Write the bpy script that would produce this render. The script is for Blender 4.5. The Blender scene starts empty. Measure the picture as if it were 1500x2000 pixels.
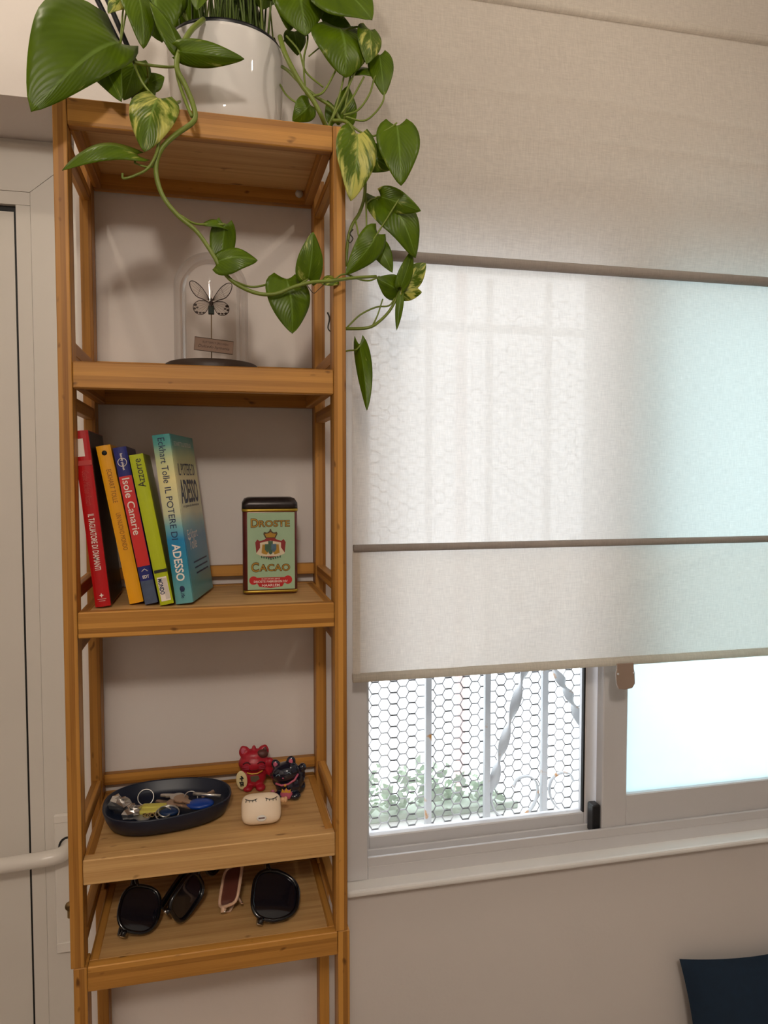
import bpy, bmesh, math, random
from math import sin, cos, pi, radians
from mathutils import Vector, Matrix
random.seed(7)
scn = bpy.context.scene
COL = scn.collection

# ------------------------------------------------------------------ camera
cam_d = bpy.data.cameras.new('camera'); cam = bpy.data.objects.new('camera', cam_d); COL.objects.link(cam)
cam.location = (0.1857, -1.0102, 1.35)
cam.rotation_euler = (radians(90 - 2.785), radians(0.03), radians(-13.2565))
cam_d.sensor_fit = 'VERTICAL'; cam_d.sensor_height = 36.0; cam_d.sensor_width = 27.0
cam_d.lens = 36.0 * 1442.1 / 2000.0
cam_d.clip_start = 0.02
scn.camera = cam

# ------------------------------------------------------------------ sky outside the window (bright overcast)
w = bpy.data.worlds.new('overcast_sky'); scn.world = w; w.use_nodes = True
bg = w.node_tree.nodes['Background']; bg.inputs[0].default_value = (0.93, 0.97, 1.0, 1); bg.inputs[1].default_value = 4.0

# ------------------------------------------------------------------ three warm ceiling spots of the room
def lamp(name, loc, watts, rad, col=(1.0, 0.86, 0.69)):
    l = bpy.data.lights.new(name, 'POINT'); l.energy = watts; l.shadow_soft_size = rad; l.color = col
    o = bpy.data.objects.new(name, l); o.location = loc; COL.objects.link(o); return o
lamp('ceiling_spot_near', (-0.15, -0.16, 2.25), 2.7, 0.016)
lamp('ceiling_spot_window', (0.82, -0.44, 2.23), 3.5, 0.016)
lamp('ceiling_spot_room', (0.02, -1.95, 2.23), 42.0, 0.085, (1.0, 0.885, 0.76))

scn.view_settings.view_transform = 'Standard'; scn.view_settings.look = 'None'
scn.view_settings.gamma = 1.0; scn.view_settings.use_curve_mapping = False
scn.view_settings.exposure = 0.0

# ------------------------------------------------------------------ mesh helpers
class MB:
    """collects geometry; build() links it as one mesh object"""
    def __init__(s): s.v = []; s.f = []; s.uv = []; s.sm = []
    def add(s, vs, fs, smooth=False, uvs=None):
        o = len(s.v); s.v += [tuple(p) for p in vs]
        for i, f in enumerate(fs):
            s.f.append([o + k for k in f]); s.sm.append(smooth)
            s.uv.append(uvs[i] if uvs else None)
        return s
    def box(s, x0, x1, y0, y1, z0, z1, grain=0):
        V = [(x, y, z) for z in (z0, z1) for y in (y0, y1) for x in (x0, x1)]
        F = [(0, 2, 3, 1), (4, 5, 7, 6), (0, 1, 5, 4), (2, 6, 7, 3), (0, 4, 6, 2), (1, 3, 7, 5)]
        uv = []
        for f in F:
            ax = [k for k in range(3) if len({round(V[i][k], 6) for i in f}) > 1]
            g = grain if grain in ax else ax[0]; o = [a for a in ax if a != g][0] if len(ax) > 1 else g
            uv.append([(V[i][g], V[i][o] + 0.37 * o) for i in f])
        return s.add(V, F, False, uv)
    def hexa(s, V):        # 8 corners ordered as in box()
        return s.add(V, [(0, 2, 3, 1), (4, 5, 7, 6), (0, 1, 5, 4), (2, 6, 7, 3), (0, 4, 6, 2), (1, 3, 7, 5)])
    def tube(s, pts, r0, r1=None, n=8, caps=True, closed=False, flat=None):
        pts = [Vector(p) for p in pts]; r1 = r0 if r1 is None else r1; m = len(pts); V = []; up = None
        for i, p in enumerate(pts):
            if closed: t = pts[(i + 1) % m] - pts[i - 1]
            else: t = pts[min(i + 1, m - 1)] - pts[max(i - 1, 0)]
            t = t.normalized() if t.length > 1e-9 else Vector((0, 0, 1))
            if up is None: up = Vector((0, 0, 1)) if abs(t.z) < .9 else Vector((1, 0, 0))
            a = t.cross(up)
            if a.length < 1e-6: a = t.cross(Vector((1, 0, 0)))
            a.normalize(); b = a.cross(t).normalized(); up = b
            r = r0 + (r1 - r0) * i / max(1, m - 1)
            for k in range(n):
                q = 2 * pi * k / n
                V.append(p + a * (r * cos(q)) + b * (r * (flat or 1) * sin(q)))
        F = []
        for i in range(m if closed else m - 1):
            for k in range(n):
                j = (i + 1) % m
                F.append((i * n + k, i * n + (k + 1) % n, j * n + (k + 1) % n, j * n + k))
        if caps and not closed: F += [tuple(range(n))[::-1], tuple((m - 1) * n + k for k in range(n))]
        return s.add(V, F, True)
    def lathe(s, prof, c=(0, 0, 0), n=40, sx=1, sy=1, caps=True):
        V = [(c[0] + r * cos(2 * pi * k / n) * sx, c[1] + r * sin(2 * pi * k / n) * sy, c[2] + z) for r, z in prof for k in range(n)]
        F = [(i * n + k, i * n + (k + 1) % n, (i + 1) * n + (k + 1) % n, (i + 1) * n + k) for i in range(len(prof) - 1) for k in range(n)]
        if caps: F += [tuple(range(n))[::-1], tuple((len(prof) - 1) * n + k for k in range(n))]
        return s.add(V, F, True)
    def ball(s, c, rx, ry, rz, n=16, m=10, rot=None):
        V = []; F = []
        for i in range(m + 1):
            a = pi * i / m
            for k in range(n):
                q = 2 * pi * k / n; p = Vector((rx * sin(a) * cos(q), ry * sin(a) * sin(q), rz * cos(a)))
                if rot: p = rot @ p
                V.append(Vector(c) + p)
        for i in range(m):
            for k in range(n): F.append((i * n + k, (i + 1) * n + k, (i + 1) * n + (k + 1) % n, i * n + (k + 1) % n))
        return s.add(V, F, True)
    def prism(s, poly, o, xd, yd, depth):     # flat outline in (xd, yd) at o, thickened by depth along -(xd x yd)
        xd = Vector(xd); yd = Vector(yd); nd = xd.cross(yd); o = Vector(o); n = len(poly)
        a = [o + xd * p[0] + yd * p[1] for p in poly]; b = [p - nd * depth for p in a]
        return s.add(a + b, [tuple(range(n)), tuple(range(2 * n - 1, n - 1, -1))] + [(i, n + i, n + (i + 1) % n, (i + 1) % n) for i in range(n)])
    def grid(s, fn, nu, nv, smooth=True):
        V = [fn(i / nu, j / nv) for i in range(nu + 1) for j in range(nv + 1)]
        F = []; U = []
        for i in range(nu):
            for j in range(nv):
                F.append((i * (nv + 1) + j, (i + 1) * (nv + 1) + j, (i + 1) * (nv + 1) + j + 1, i * (nv + 1) + j + 1))
                U.append([(i / nu, j / nv), ((i + 1) / nu, j / nv), ((i + 1) / nu, (j + 1) / nv), (i / nu, (j + 1) / nv)])
        return s.add(V, F, smooth, U)
    def build(s, name, mat, parent=None, org=None, bevel=0, seg=1, weld=False):
        me = bpy.data.meshes.new(name)
        o0 = Vector(org) if org else Vector((0, 0, 0))
        me.from_pydata([tuple(Vector(p) - o0) for p in s.v], [], s.f)
        if any(s.uv):
            L = me.uv_layers.new(name='UVMap'); i = 0
            for u, f in zip(s.uv, s.f):
                for k in range(len(f)):
                    L.data[i].uv = u[k] if u else (0, 0); i += 1
        me.polygons.foreach_set('use_smooth', s.sm)
        if bevel or weld:
            bm = bmesh.new(); bm.from_mesh(me)
            if weld: bmesh.ops.remove_doubles(bm, verts=bm.verts, dist=1e-5)
            if bevel: bmesh.ops.bevel(bm, geom=bm.edges[:], offset=bevel, segments=seg, affect='EDGES', profile=.5, clamp_overlap=True)
            bm.to_mesh(me); bm.free()
        me.update()
        ob = bpy.data.objects.new(name, me)
        if mat: me.materials.append(M[mat] if isinstance(mat, str) else mat)
        COL.objects.link(ob)
        if parent: ob.parent = parent
        return ob

def tag(o, label=None, cat=None, group=None, kind=None):
    if label: o['label'] = label
    if cat: o['category'] = cat
    if group: o['group'] = group
    if kind: o['kind'] = kind
    return o
def thing(name, loc, label, cat, group=None, rot=(0, 0, 0), kind=None):
    o = bpy.data.objects.new(name, None); o.empty_display_size = .02; COL.objects.link(o)
    o.location = loc; o.rotation_euler = rot
    return tag(o, label, cat, group, kind)
def smooth_path(pts, k=5):
    P = [Vector(p) for p in pts]; P = [P[0] * 2 - P[1]] + P + [P[-1] * 2 - P[-2]]; out = []
    for i in range(1, len(P) - 2):
        for j in range(k):
            t = j / k; a, b, c, d = P[i - 1], P[i], P[i + 1], P[i + 2]
            out.append(.5 * ((2 * b) + (c - a) * t + (2 * a - 5 * b + 4 * c - d) * t * t + (3 * b - a - 3 * c + d) * t ** 3))
    out.append(P[-2]); return out
def text(name, s, o, xd, yd, length, height, mat, parent, bold=0.0, space=1.0, depth=.00015, shear=0.0):
    """flat printed lettering that fills length x height, centred at o"""
    cu = bpy.data.curves.new(name, 'FONT'); cu.body = s; cu.size = 1; cu.offset = bold; cu.space_character = space; cu.shear = shear
    cu.resolution_u = 3
    t = bpy.data.objects.new(name, cu); COL.objects.link(t)
    dg = bpy.context.evaluated_depsgraph_get()
    me = bpy.data.meshes.new_from_object(t.evaluated_get(dg)); bpy.data.objects.remove(t); bpy.data.curves.remove(cu)
    xs = [v.co.x for v in me.vertices]; ys = [v.co.y for v in me.vertices]
    x0, x1, y0, y1 = min(xs), max(xs), min(ys), max(ys)
    xd = Vector(xd).normalized(); yd = Vector(yd).normalized(); nd = xd.cross(yd); o = Vector(o)
    for v in me.vertices:
        v.co = o + xd * ((v.co.x - (x0 + x1) / 2) / (x1 - x0) * length) + yd * ((v.co.y - (y0 + y1) / 2) / (y1 - y0) * height) + nd * depth
    me.materials.clear(); me.materials.append(M[mat])
    ob = bpy.data.objects.new(name, me); COL.objects.link(ob); ob.parent = parent
    return ob

# ------------------------------------------------------------------ materials
M = {}
def newmat(n):
    m = bpy.data.materials.new(n); m.use_nodes = True; nt = m.node_tree; nt.nodes.clear(); M[n] = m
    return m, nt, nt.nodes.new, nt.links.new
def N(nt, t, **kw):
    n = nt.nodes.new(t)
    for k, v in kw.items():
        if k in n.inputs.keys(): n.inputs[k].default_value = v
        else: setattr(n, k, v)
    return n
def c4(c): return (c[0], c[1], c[2], 1)
def srgb(r, g, b):
    f = lambda x: (x / 255 / 12.92) if x <= 10 else ((x / 255 + .055) / 1.055) ** 2.4
    return (f(r), f(g), f(b))
def plain(n, col, rough=.5, metal=0, spec=.5, noise=0, scale=60, bump=0, coat=0, trans=0):
    m, nt, nn, lk = newmat(n); out = nn('ShaderNodeOutputMaterial'); p = nn('ShaderNodeBsdfPrincipled')
    p.inputs['Base Color'].default_value = c4(col); p.inputs['Roughness'].default_value = rough
    p.inputs['Metallic'].default_value = metal; p.inputs['Specular IOR Level'].default_value = spec
    p.inputs['Coat Weight'].default_value = coat
    tc = N(nt, 'ShaderNodeTexCoord'); nz = N(nt, 'ShaderNodeTexNoise', Scale=scale, Detail=4.0)
    lk(tc.outputs['Object'], nz.inputs['Vector'])
    if noise:
        mx = N(nt, 'ShaderNodeMix', data_type='RGBA'); mx.inputs[6].default_value = c4([x * (1 - noise) for x in col]); mx.inputs[7].default_value = c4([min(1, x * (1 + noise)) for x in col])
        lk(nz.outputs['Fac'], mx.inputs[0]); lk(mx.outputs[2], p.inputs['Base Color'])
    if bump:
        b = N(nt, 'ShaderNodeBump', Strength=bump, Distance=.002); lk(nz.outputs['Fac'], b.inputs['Height']); lk(b.outputs[0], p.inputs['Normal'])
    lk(p.outputs[0], out.inputs[0]); return m

def bamboo(n, c1, c2, strip):
    m, nt, nn, lk = newmat(n); out = nn('ShaderNodeOutputMaterial'); p = nn('ShaderNodeBsdfPrincipled')
    uv = N(nt, 'ShaderNodeUVMap'); oi = N(nt, 'ShaderNodeObjectInfo')
    sh = N(nt, 'ShaderNodeVectorMath', operation='MULTIPLY_ADD'); lk(oi.outputs['Random'], sh.inputs[0]); sh.inputs[1].default_value = (3.1, .05, 9.0); lk(uv.outputs[0], sh.inputs[2])
    # laminated strips
    mp = N(nt, 'ShaderNodeMapping'); mp.inputs['Scale'].default_value = (.12, 150, 1); lk(sh.outputs[0], mp.inputs[0])
    fl = N(nt, 'ShaderNodeVectorMath', operation='FLOOR'); lk(mp.outputs[0], fl.inputs[0])
    wn = N(nt, 'ShaderNodeTexWhiteNoise', noise_dimensions='3D'); lk(fl.outputs[0], wn.inputs[0])
    # fibres
    m2 = N(nt, 'ShaderNodeMapping'); m2.inputs['Scale'].default_value = (9, 900, 1); lk(sh.outputs[0], m2.inputs[0])
    nz = N(nt, 'ShaderNodeTexNoise', Scale=1.0, Detail=5.0, Roughness=.6); lk(m2.outputs[0], nz.inputs['Vector'])
    m3 = N(nt, 'ShaderNodeMapping'); m3.inputs['Scale'].default_value = (5, 90, 1); lk(sh.outputs[0], m3.inputs[0])
    n3 = N(nt, 'ShaderNodeTexNoise', Scale=1.0, Detail=3.0); lk(m3.outputs[0], n3.inputs['Vector'])
    a1 = N(nt, 'ShaderNodeMath', operation='MULTIPLY'); lk(wn.outputs[0], a1.inputs[0]); a1.inputs[1].default_value = strip
    a2 = N(nt, 'ShaderNodeMath', operation='MULTIPLY_ADD'); lk(nz.outputs[0], a2.inputs[0]); a2.inputs[1].default_value = .45; lk(a1.outputs[0], a2.inputs[2])
    a3 = N(nt, 'ShaderNodeMath', operation='MULTIPLY_ADD'); lk(n3.outputs[0], a3.inputs[0]); a3.inputs[1].default_value = .45; lk(a2.outputs[0], a3.inputs[2])
    rp = nn('ShaderNodeValToRGB'); lk(a3.outputs[0], rp.inputs[0])
    rp.color_ramp.elements[0].position = .3; rp.color_ramp.elements[0].color = c4(c2); rp.color_ramp.elements[1].position = .75 + .5 * strip; rp.color_ramp.elements[1].color = c4(c1)
    # nodes of the cane: short darker bars
    m4 = N(nt, 'ShaderNodeMapping'); m4.inputs['Scale'].default_value = (34, 75, 1); lk(sh.outputs[0], m4.inputs[0])
    vo = N(nt, 'ShaderNodeTexNoise', Scale=1.0, Detail=1.0); lk(m4.outputs[0], vo.inputs['Vector'])
    r4 = nn('ShaderNodeValToRGB'); lk(vo.outputs[0], r4.inputs[0]); r4.color_ramp.elements[0].position = .72; r4.color_ramp.elements[1].position = .80
    mx = N(nt, 'ShaderNodeMix', data_type='RGBA'); lk(r4.outputs[0], mx.inputs[0]); lk(rp.outputs[0], mx.inputs[6]); mx.inputs[7].default_value = c4([x * .62 for x in c2])
    lk(mx.outputs[2], p.inputs['Base Color']); p.inputs['Roughness'].default_value = .45; p.inputs['Specular IOR Level'].default_value = .35
    b = N(nt, 'ShaderNodeBump', Strength=.08, Distance=.0006); lk(nz.outputs[0], b.inputs['Height']); lk(b.outputs[0], p.inputs['Normal'])
    lk(p.outputs[0], out.inputs[0])
bamboo('bamboo', srgb(198, 142, 66), srgb(126, 78, 26), .58)
bamboo('bamboo_pale_lit', srgb(224, 184, 126), srgb(172, 128, 74), .16)  # real pale tone on one front rail, painted-in light on the boards

def wallmat(n, col, amp=.03, bump=.12, rough=.85):
    m, nt, nn, lk = newmat(n); out = nn('ShaderNodeOutputMaterial'); p = nn('ShaderNodeBsdfPrincipled')
    tc = N(nt, 'ShaderNodeTexCoord'); a = N(nt, 'ShaderNodeTexNoise', Scale=2.2, Detail=5.0); b_ = N(nt, 'ShaderNodeTexNoise', Scale=140.0, Detail=3.0)
    lk(tc.outputs['Object'], a.inputs['Vector']); lk(tc.outputs['Object'], b_.inputs['Vector'])
    mx = N(nt, 'ShaderNodeMix', data_type='RGBA'); mx.inputs[6].default_value = c4([x * (1 - amp) for x in col]); mx.inputs[7].default_value = c4([x * (1 + amp) for x in col])
    lk(a.outputs[0], mx.inputs[0]); lk(mx.outputs[2], p.inputs['Base Color']); p.inputs['Roughness'].default_value = rough; p.inputs['Specular IOR Level'].default_value = .25
    bp = N(nt, 'ShaderNodeBump', Strength=bump, Distance=.002); lk(b_.outputs[0], bp.inputs['Height']); lk(bp.outputs[0], p.inputs['Normal'])
    lk(p.outputs[0], out.inputs[0])
wallmat('wall_paint', (.74, .69, .655)); wallmat('room_paint_fill_cut', (.46, .42, .39)); wallmat('ceiling_paint', (.78, .76, .74)); wallmat('floor_tile', (.36, .30, .25), .1, .05, .4)  # second paint is darkened to cut fill light from the unseen walls
plain('door_white', (.70, .66, .60), .38, noise=.03, scale=8)
plain('handle_white', (.76, .72, .66), .25, noise=.02, scale=10)
plain('gasket', (.006, .006, .006), .6, noise=.1)
plain('alu_white', (.66, .65, .66), .35, noise=.04, scale=14)
plain('sill_white', (.90, .89, .87), .4, noise=.05, scale=18, bump=.05)
plain('brass', srgb(150, 125, 85), .35, 1, noise=.1)
plain('grey_metal', (.42, .42, .41), .4, .6, noise=.1)
plain('black_plastic', (.008, .009, .012), .35, noise=.15, scale=40)

def fabric(n, col, tcol, transp, weave=900):
    m, nt, nn, lk = newmat(n); out = nn('ShaderNodeOutputMaterial')
    tc = N(nt, 'ShaderNodeTexCoord'); mp = N(nt, 'ShaderNodeMapping'); lk(tc.outputs['Object'], mp.inputs[0]); mp.inputs['Scale'].default_value = (60, 60, weave)
    mq = N(nt, 'ShaderNodeMapping'); lk(tc.outputs['Object'], mq.inputs[0]); mq.inputs['Scale'].default_value = (weave, 60, 60)
    a = N(nt, 'ShaderNodeTexNoise', Scale=1.0, Detail=2.0); b = N(nt, 'ShaderNodeTexNoise', Scale=1.0, Detail=2.0); lk(mp.outputs[0], a.inputs['Vector']); lk(mq.outputs[0], b.inputs['Vector'])
    ad = N(nt, 'ShaderNodeMath', operation='ADD'); lk(a.outputs[0], ad.inputs[0]); lk(b.outputs[0], ad.inputs[1])
    mr = N(nt, 'ShaderNodeMapRange'); mr.inputs[1].default_value = .6; mr.inputs[2].default_value = 1.4; mr.inputs[3].default_value = .86; mr.inputs[4].default_value = 1.08; lk(ad.outputs[0], mr.inputs[0])
    def tint(c):
        v = N(nt, 'ShaderNodeVectorMath', operation='SCALE'); v.inputs[0].default_value = c; lk(mr.outputs[0], v.inputs['Scale']); return v
    d = nn('ShaderNodeBsdfDiffuse'); lk(tint(col).outputs[0], d.inputs[0]); t = nn('ShaderNodeBsdfTranslucent'); lk(tint(tcol).outputs[0], t.inputs[0])
    x = nn('ShaderNodeMixShader'); x.inputs[0].default_value = .6; lk(d.outputs[0], x.inputs[1]); lk(t.outputs[0], x.inputs[2])
    tr = nn('ShaderNodeBsdfTransparent'); y = nn('ShaderNodeMixShader'); y.inputs[0].default_value = transp; lk(x.outputs[0], y.inputs[1]); lk(tr.outputs[0], y.inputs[2])
    lk(y.outputs[0], out.inputs[0])
fabric('blind_fabric', (.90, .85, .78), (.90, .87, .83), .03)
fabric('blind_lining', (.90, .86, .80), (.92, .89, .85), .35)
fabric('blind_hem', (.82, .77, .68), (.75, .70, .62), .0)
fabric('blind_batten', (.74, .66, .60), (.34, .31, .28), .0)

def thin_glass(n, tint, rough=.0, edge=.0, refl=1.0):
    m, nt, nn, lk = newmat(n); out = nn('ShaderNodeOutputMaterial')
    t = nn('ShaderNodeBsdfTransparent'); g = nn('ShaderNodeBsdfGlossy'); g.inputs['Roughness'].default_value = rough
    lw = N(nt, 'ShaderNodeLayerWeight', Blend=.35); fr = N(nt, 'ShaderNodeFresnel', IOR=1.45)
    mx = N(nt, 'ShaderNodeMix', data_type='RGBA'); mx.inputs[6].default_value = c4(tint); mx.inputs[7].default_value = c4([x * (1 - edge) for x in tint])
    pw = N(nt, 'ShaderNodeMath', operation='POWER'); lk(lw.outputs['Facing'], pw.inputs[0]); pw.inputs[1].default_value = 3.0
    lk(pw.outputs[0], mx.inputs[0]); lk(mx.outputs[2], t.inputs[0])
    mu = N(nt, 'ShaderNodeMath', operation='MULTIPLY'); lk(fr.outputs[0], mu.inputs[0]); mu.inputs[1].default_value = refl
    x = nn('ShaderNodeMixShader'); lk(mu.outputs[0], x.inputs[0]); lk(t.outputs[0], x.inputs[1]); lk(g.outputs[0], x.inputs[2]); lk(x.outputs[0], out.inputs[0])
thin_glass('clear_glass', (.96, .97, .98)); thin_glass('dome_glass', (.99, .985, .98), .0, .16, .4)
def frosted(n):
    m, nt, nn, lk = newmat(n); out = nn('ShaderNodeOutputMaterial')
    tc = N(nt, 'ShaderNodeTexCoord'); nz = N(nt, 'ShaderNodeTexNoise', Scale=9.0, Detail=6.0, Roughness=.7); lk(tc.outputs['Object'], nz.inputs['Vector'])
    mx = N(nt, 'ShaderNodeMix', data_type='RGBA'); mx.inputs[6].default_value = (.62, .73, .75, 1); mx.inputs[7].default_value = (.70, .80, .82, 1); lk(nz.outputs[0], mx.inputs[0])
    t = nn('ShaderNodeBsdfTranslucent'); lk(mx.outputs[2], t.inputs[0]); g = nn('ShaderNodeBsdfGlossy'); g.inputs['Roughness'].default_value = .35
    x = nn('ShaderNodeMixShader'); x.inputs[0].default_value = .06; lk(t.outputs[0], x.inputs[1]); lk(g.outputs[0], x.inputs[2]); lk(x.outputs[0], out.inputs[0])
frosted('frosted_glass')

def leafmat(n):
    m, nt, nn, lk = newmat(n); out = nn('ShaderNodeOutputMaterial'); p = nn('ShaderNodeBsdfPrincipled')
    uv = N(nt, 'ShaderNodeUVMap'); oi = N(nt, 'ShaderNodeObjectInfo'); at = N(nt, 'ShaderNodeAttribute', attribute_type='OBJECT', attribute_name='variegation')
    sx = nn('ShaderNodeSeparateXYZ'); lk(uv.outputs[0], sx.inputs[0])
    # |v-0.5| : distance from the midrib ; slanted coordinate follows the side veins
    sb = N(nt, 'ShaderNodeMath', operation='SUBTRACT'); lk(sx.outputs[1], sb.inputs[0]); sb.inputs[1].default_value = .5
    ab = N(nt, 'ShaderNodeMath', operation='ABSOLUTE'); lk(sb.outputs[0], ab.inputs[0])
    sl = N(nt, 'ShaderNodeMath', operation='MULTIPLY_ADD'); lk(ab.outputs[0], sl.inputs[0]); sl.inputs[1].default_value = -1.0; lk(sx.outputs[0], sl.inputs[2])
    rm = N(nt, 'ShaderNodeMath', operation='MULTIPLY'); lk(oi.outputs['Random'], rm.inputs[0]); rm.inputs[1].default_value = 40.0
    cb = nn('ShaderNodeCombineXYZ'); lk(sl.outputs[0], cb.inputs[0]); lk(sb.outputs[0], cb.inputs[1]); lk(rm.outputs[0], cb.inputs[2])
    mp = N(nt, 'ShaderNodeMapping'); mp.inputs['Scale'].default_value = (3.0, 1.9, 1); lk(cb.outputs[0], mp.inputs[0])
    nz = N(nt, 'ShaderNodeTexNoise', Scale=1.0, Detail=5.0, Roughness=.6, Distortion=.4); lk(mp.outputs[0], nz.inputs['Vector'])
    th = N(nt, 'ShaderNodeMapRange'); th.inputs[1].default_value = 0; th.inputs[2].default_value = 1; th.inputs[3].default_value = .74; th.inputs[4].default_value = .45; lk(at.outputs['Fac'], th.inputs[0])
    df = N(nt, 'ShaderNodeMath', operation='SUBTRACT'); lk(nz.outputs[0], df.inputs[0]); lk(th.outputs[0], df.inputs[1])
    sm = N(nt, 'ShaderNodeMapRange'); sm.inputs[1].default_value = -.02; sm.inputs[2].default_value = .09; lk(df.outputs[0], sm.inputs[0])
    n2 = N(nt, 'ShaderNodeTexNoise', Scale=3.0, Detail=3.0); lk(cb.outputs[0], n2.inputs['Vector'])
    g = N(nt, 'ShaderNodeMix', data_type='RGBA'); g.inputs[6].default_value = c4(srgb(52, 76, 2)); g.inputs[7].default_value = c4(srgb(112, 142, 8)); lk(n2.outputs[0], g.inputs[0])
    y = N(nt, 'ShaderNodeMix', data_type='RGBA'); lk(sm.outputs[0], y.inputs[0]); lk(g.outputs[2], y.inputs[6]); y.inputs[7].default_value = c4(srgb(205, 205, 110))
    # pale midrib
    mr = N(nt, 'ShaderNodeMapRange'); mr.inputs[1].default_value = .012; mr.inputs[2].default_value = .03; mr.inputs[3].default_value = .6; mr.inputs[4].default_value = 0; lk(ab.outputs[0], mr.inputs[0])
    z = N(nt, 'ShaderNodeMix', data_type='RGBA'); lk(mr.outputs[0], z.inputs[0]); lk(y.outputs[2], z.inputs[6]); z.inputs[7].default_value = c4(srgb(130, 160, 70))
    lk(z.outputs[2], p.inputs['Base Color']); p.inputs['Roughness'].default_value = .36; p.inputs['Specular IOR Level'].default_value = .38
    wv = N(nt, 'ShaderNodeMath', operation='MULTIPLY'); lk(sl.outputs[0], wv.inputs[0]); wv.inputs[1].default_value = 70.0
    sn = N(nt, 'ShaderNodeMath', operation='SINE'); lk(wv.outputs[0], sn.inputs[0])
    bp = N(nt, 'ShaderNodeBump', Strength=.12, Distance=.001); lk(sn.outputs[0], bp.inputs['Height']); lk(bp.outputs[0], p.inputs['Normal'])
    t = nn('ShaderNodeBsdfTranslucent'); hs = N(nt, 'ShaderNodeHueSaturation', Value=1.5, Saturation=1.1); lk(z.outputs[2], hs.inputs['Color']); lk(hs.outputs[0], t.inputs[0])
    x = nn('ShaderNodeMixShader'); x.inputs[0].default_value = .28; lk(p.outputs[0], x.inputs[1]); lk(t.outputs[0], x.inputs[2]); lk(x.outputs[0], out.inputs[0])
leafmat('pothos_leaf')
plain('stem_green', srgb(112, 128, 44), .45, noise=.25, scale=35)
plain('stem_dark', srgb(40, 34, 14), .6, noise=.3, scale=60)
plain('pot_ceramic', (.76, .74, .72), .03, spec=.4, noise=.02, scale=6)
plain('soil', (.03, .022, .015), .9, noise=.4, scale=120, bump=.6)
plain('grass_stem', srgb(90, 112, 38), .5, noise=.35, scale=50)

# ================================================================== THE SETTING
YW = 0.228                       # face of the window wall
def struct(name, mb, mat, parent=None, **k):
    o = mb.build(name, mat, parent, **k)
    if not parent: o['kind'] = 'structure'
    return o
WX0, WX1, WZ0, WZ1 = .410, 1.46, .628, 1.778      # window opening
DX = -.0115                      # corner of the door recess
b = MB()
b.box(DX, WX0, YW, YW + .16, 0, 2.36); b.box(WX0, WX1, YW, YW + .16, 0, WZ0); b.box(WX0, WX1, YW, YW + .16, WZ1, 2.36)
b.box(WX1, 2.6, YW, YW + .16, 0, 2.36); b.box(-1.3, DX, YW, YW + .16, 1.922, 2.36)
struct('wall_back', b, 'wall_paint')
struct('wall_recess', MB().box(-1.3, DX, YW + .19, YW + .25, 0, 2.36), 'wall_paint')
struct('wall_left', MB().box(-1.4, -1.3, -3.3, YW + .25, 0, 2.36), 'wall_paint')
struct('wall_right', MB().box(2.6, 2.7, -3.3, YW + .16, 0, 2.36), 'room_paint_fill_cut')
struct('wall_front', MB().box(-1.4, 2.7, -3.4, -3.3, 0, 2.36), 'room_paint_fill_cut')
struct('floor', MB().box(-1.4, 2.7, -3.4, YW + .25, -.08, 0), 'floor_tile')
struct('ceiling', MB().box(-1.4, 2.7, -3.4, YW + .25, 2.36, 2.44), 'ceiling_paint')

# ---- door in the recess: mitred leaf profiles, glazing bead, panel, lever handle
YD = .375
door = thing('door_1', (-.45, YD, 0), None, None, kind='structure')
def dpart(name, mb, mat, parent=door, **k): return mb.build(name, mat, parent, org=(-.45, YD, 0), **k)
dpart('door_frame', MB().box(-1.25, DX, YD + .006, YD + .03, 1.9135, 1.9215), 'door_white')
dpart('door_core', MB().box(-.95, -.013, YD + .012, YD + .03, 0.01, 1.915), 'gasket')
g = .0005
def leafbar(V, name='leaf_profile'):            # prism from a 4-point outline in x,z
    vs = [(x, y, z) for y in (YD, YD + .02) for x, z in V]
    dpart(name, MB().add(vs, [(0, 1, 2, 3), (7, 6, 5, 4), (0, 4, 5, 1), (1, 5, 6, 2), (2, 6, 7, 3), (3, 7, 4, 0)]), 'door_white')
leafbar([(-.0135, 1.912 - g), (-.1065, 1.833 - g), (-.1065, .01), (-.0135, .01)])
leafbar([(-.0135 - g, 1.9125), (-.95, 1.9125), (-.85, 1.833), (-.1065 - g, 1.833)])
dpart('glazing_bead', MB().box(-.85, -.1072, YD + .0015, YD + .02, 1.811, 1.8325), 'door_white')
dpart('glazing_bead', MB().box(-.130, -.1072, YD + .0015, YD + .02, .02, 1.8104), 'door_white')
dpart('door_panel', MB().box(-.85, -.1352, YD + .010, YD + .02, .02, 1.801), 'door_white')
plate = dpart('handle_plate', MB().box(-.0905, -.052, YD - .010, YD, .500, .752), 'handle_white', bevel=.004, seg=3)
dpart('plate_cap', MB().box(-.0895, -.053, YD - .0125, YD - .009, .738, .7515), 'handle_white', plate, bevel=.001)
dpart('plate_cap', MB().box(-.0895, -.053, YD - .0125, YD - .009, .502, .520), 'handle_white', plate, bevel=.001)
dpart('lever', MB().tube(smooth_path([(-.066, YD - .008, .695), (-.066, YD - .03, .696), (-.074, YD - .046, .6965), (-.098, YD - .052, .696), (-.14, YD - .052, .694), (-.20, YD - .05, .690), (-.215, YD - .045, .689)], 6), .0135, .0125, n=16), 'handle_white', plate)
dpart('lever_rosette', MB().tube([(-.066, YD - .0095, .695), (-.066, YD - .0115, .695)], .017, n=24), 'gasket', plate)
cyl = dpart('key_cylinder', MB().tube([(-.0655, YD - .009, .585), (-.0655, YD - .013, .585)], .0085, n=20), 'brass', plate)
dpart('keyway', MB().tube([(-.0655, YD - .012, .585), (-.0655, YD - .0136, .585)], .002, n=8), 'gasket', plate)
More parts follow.
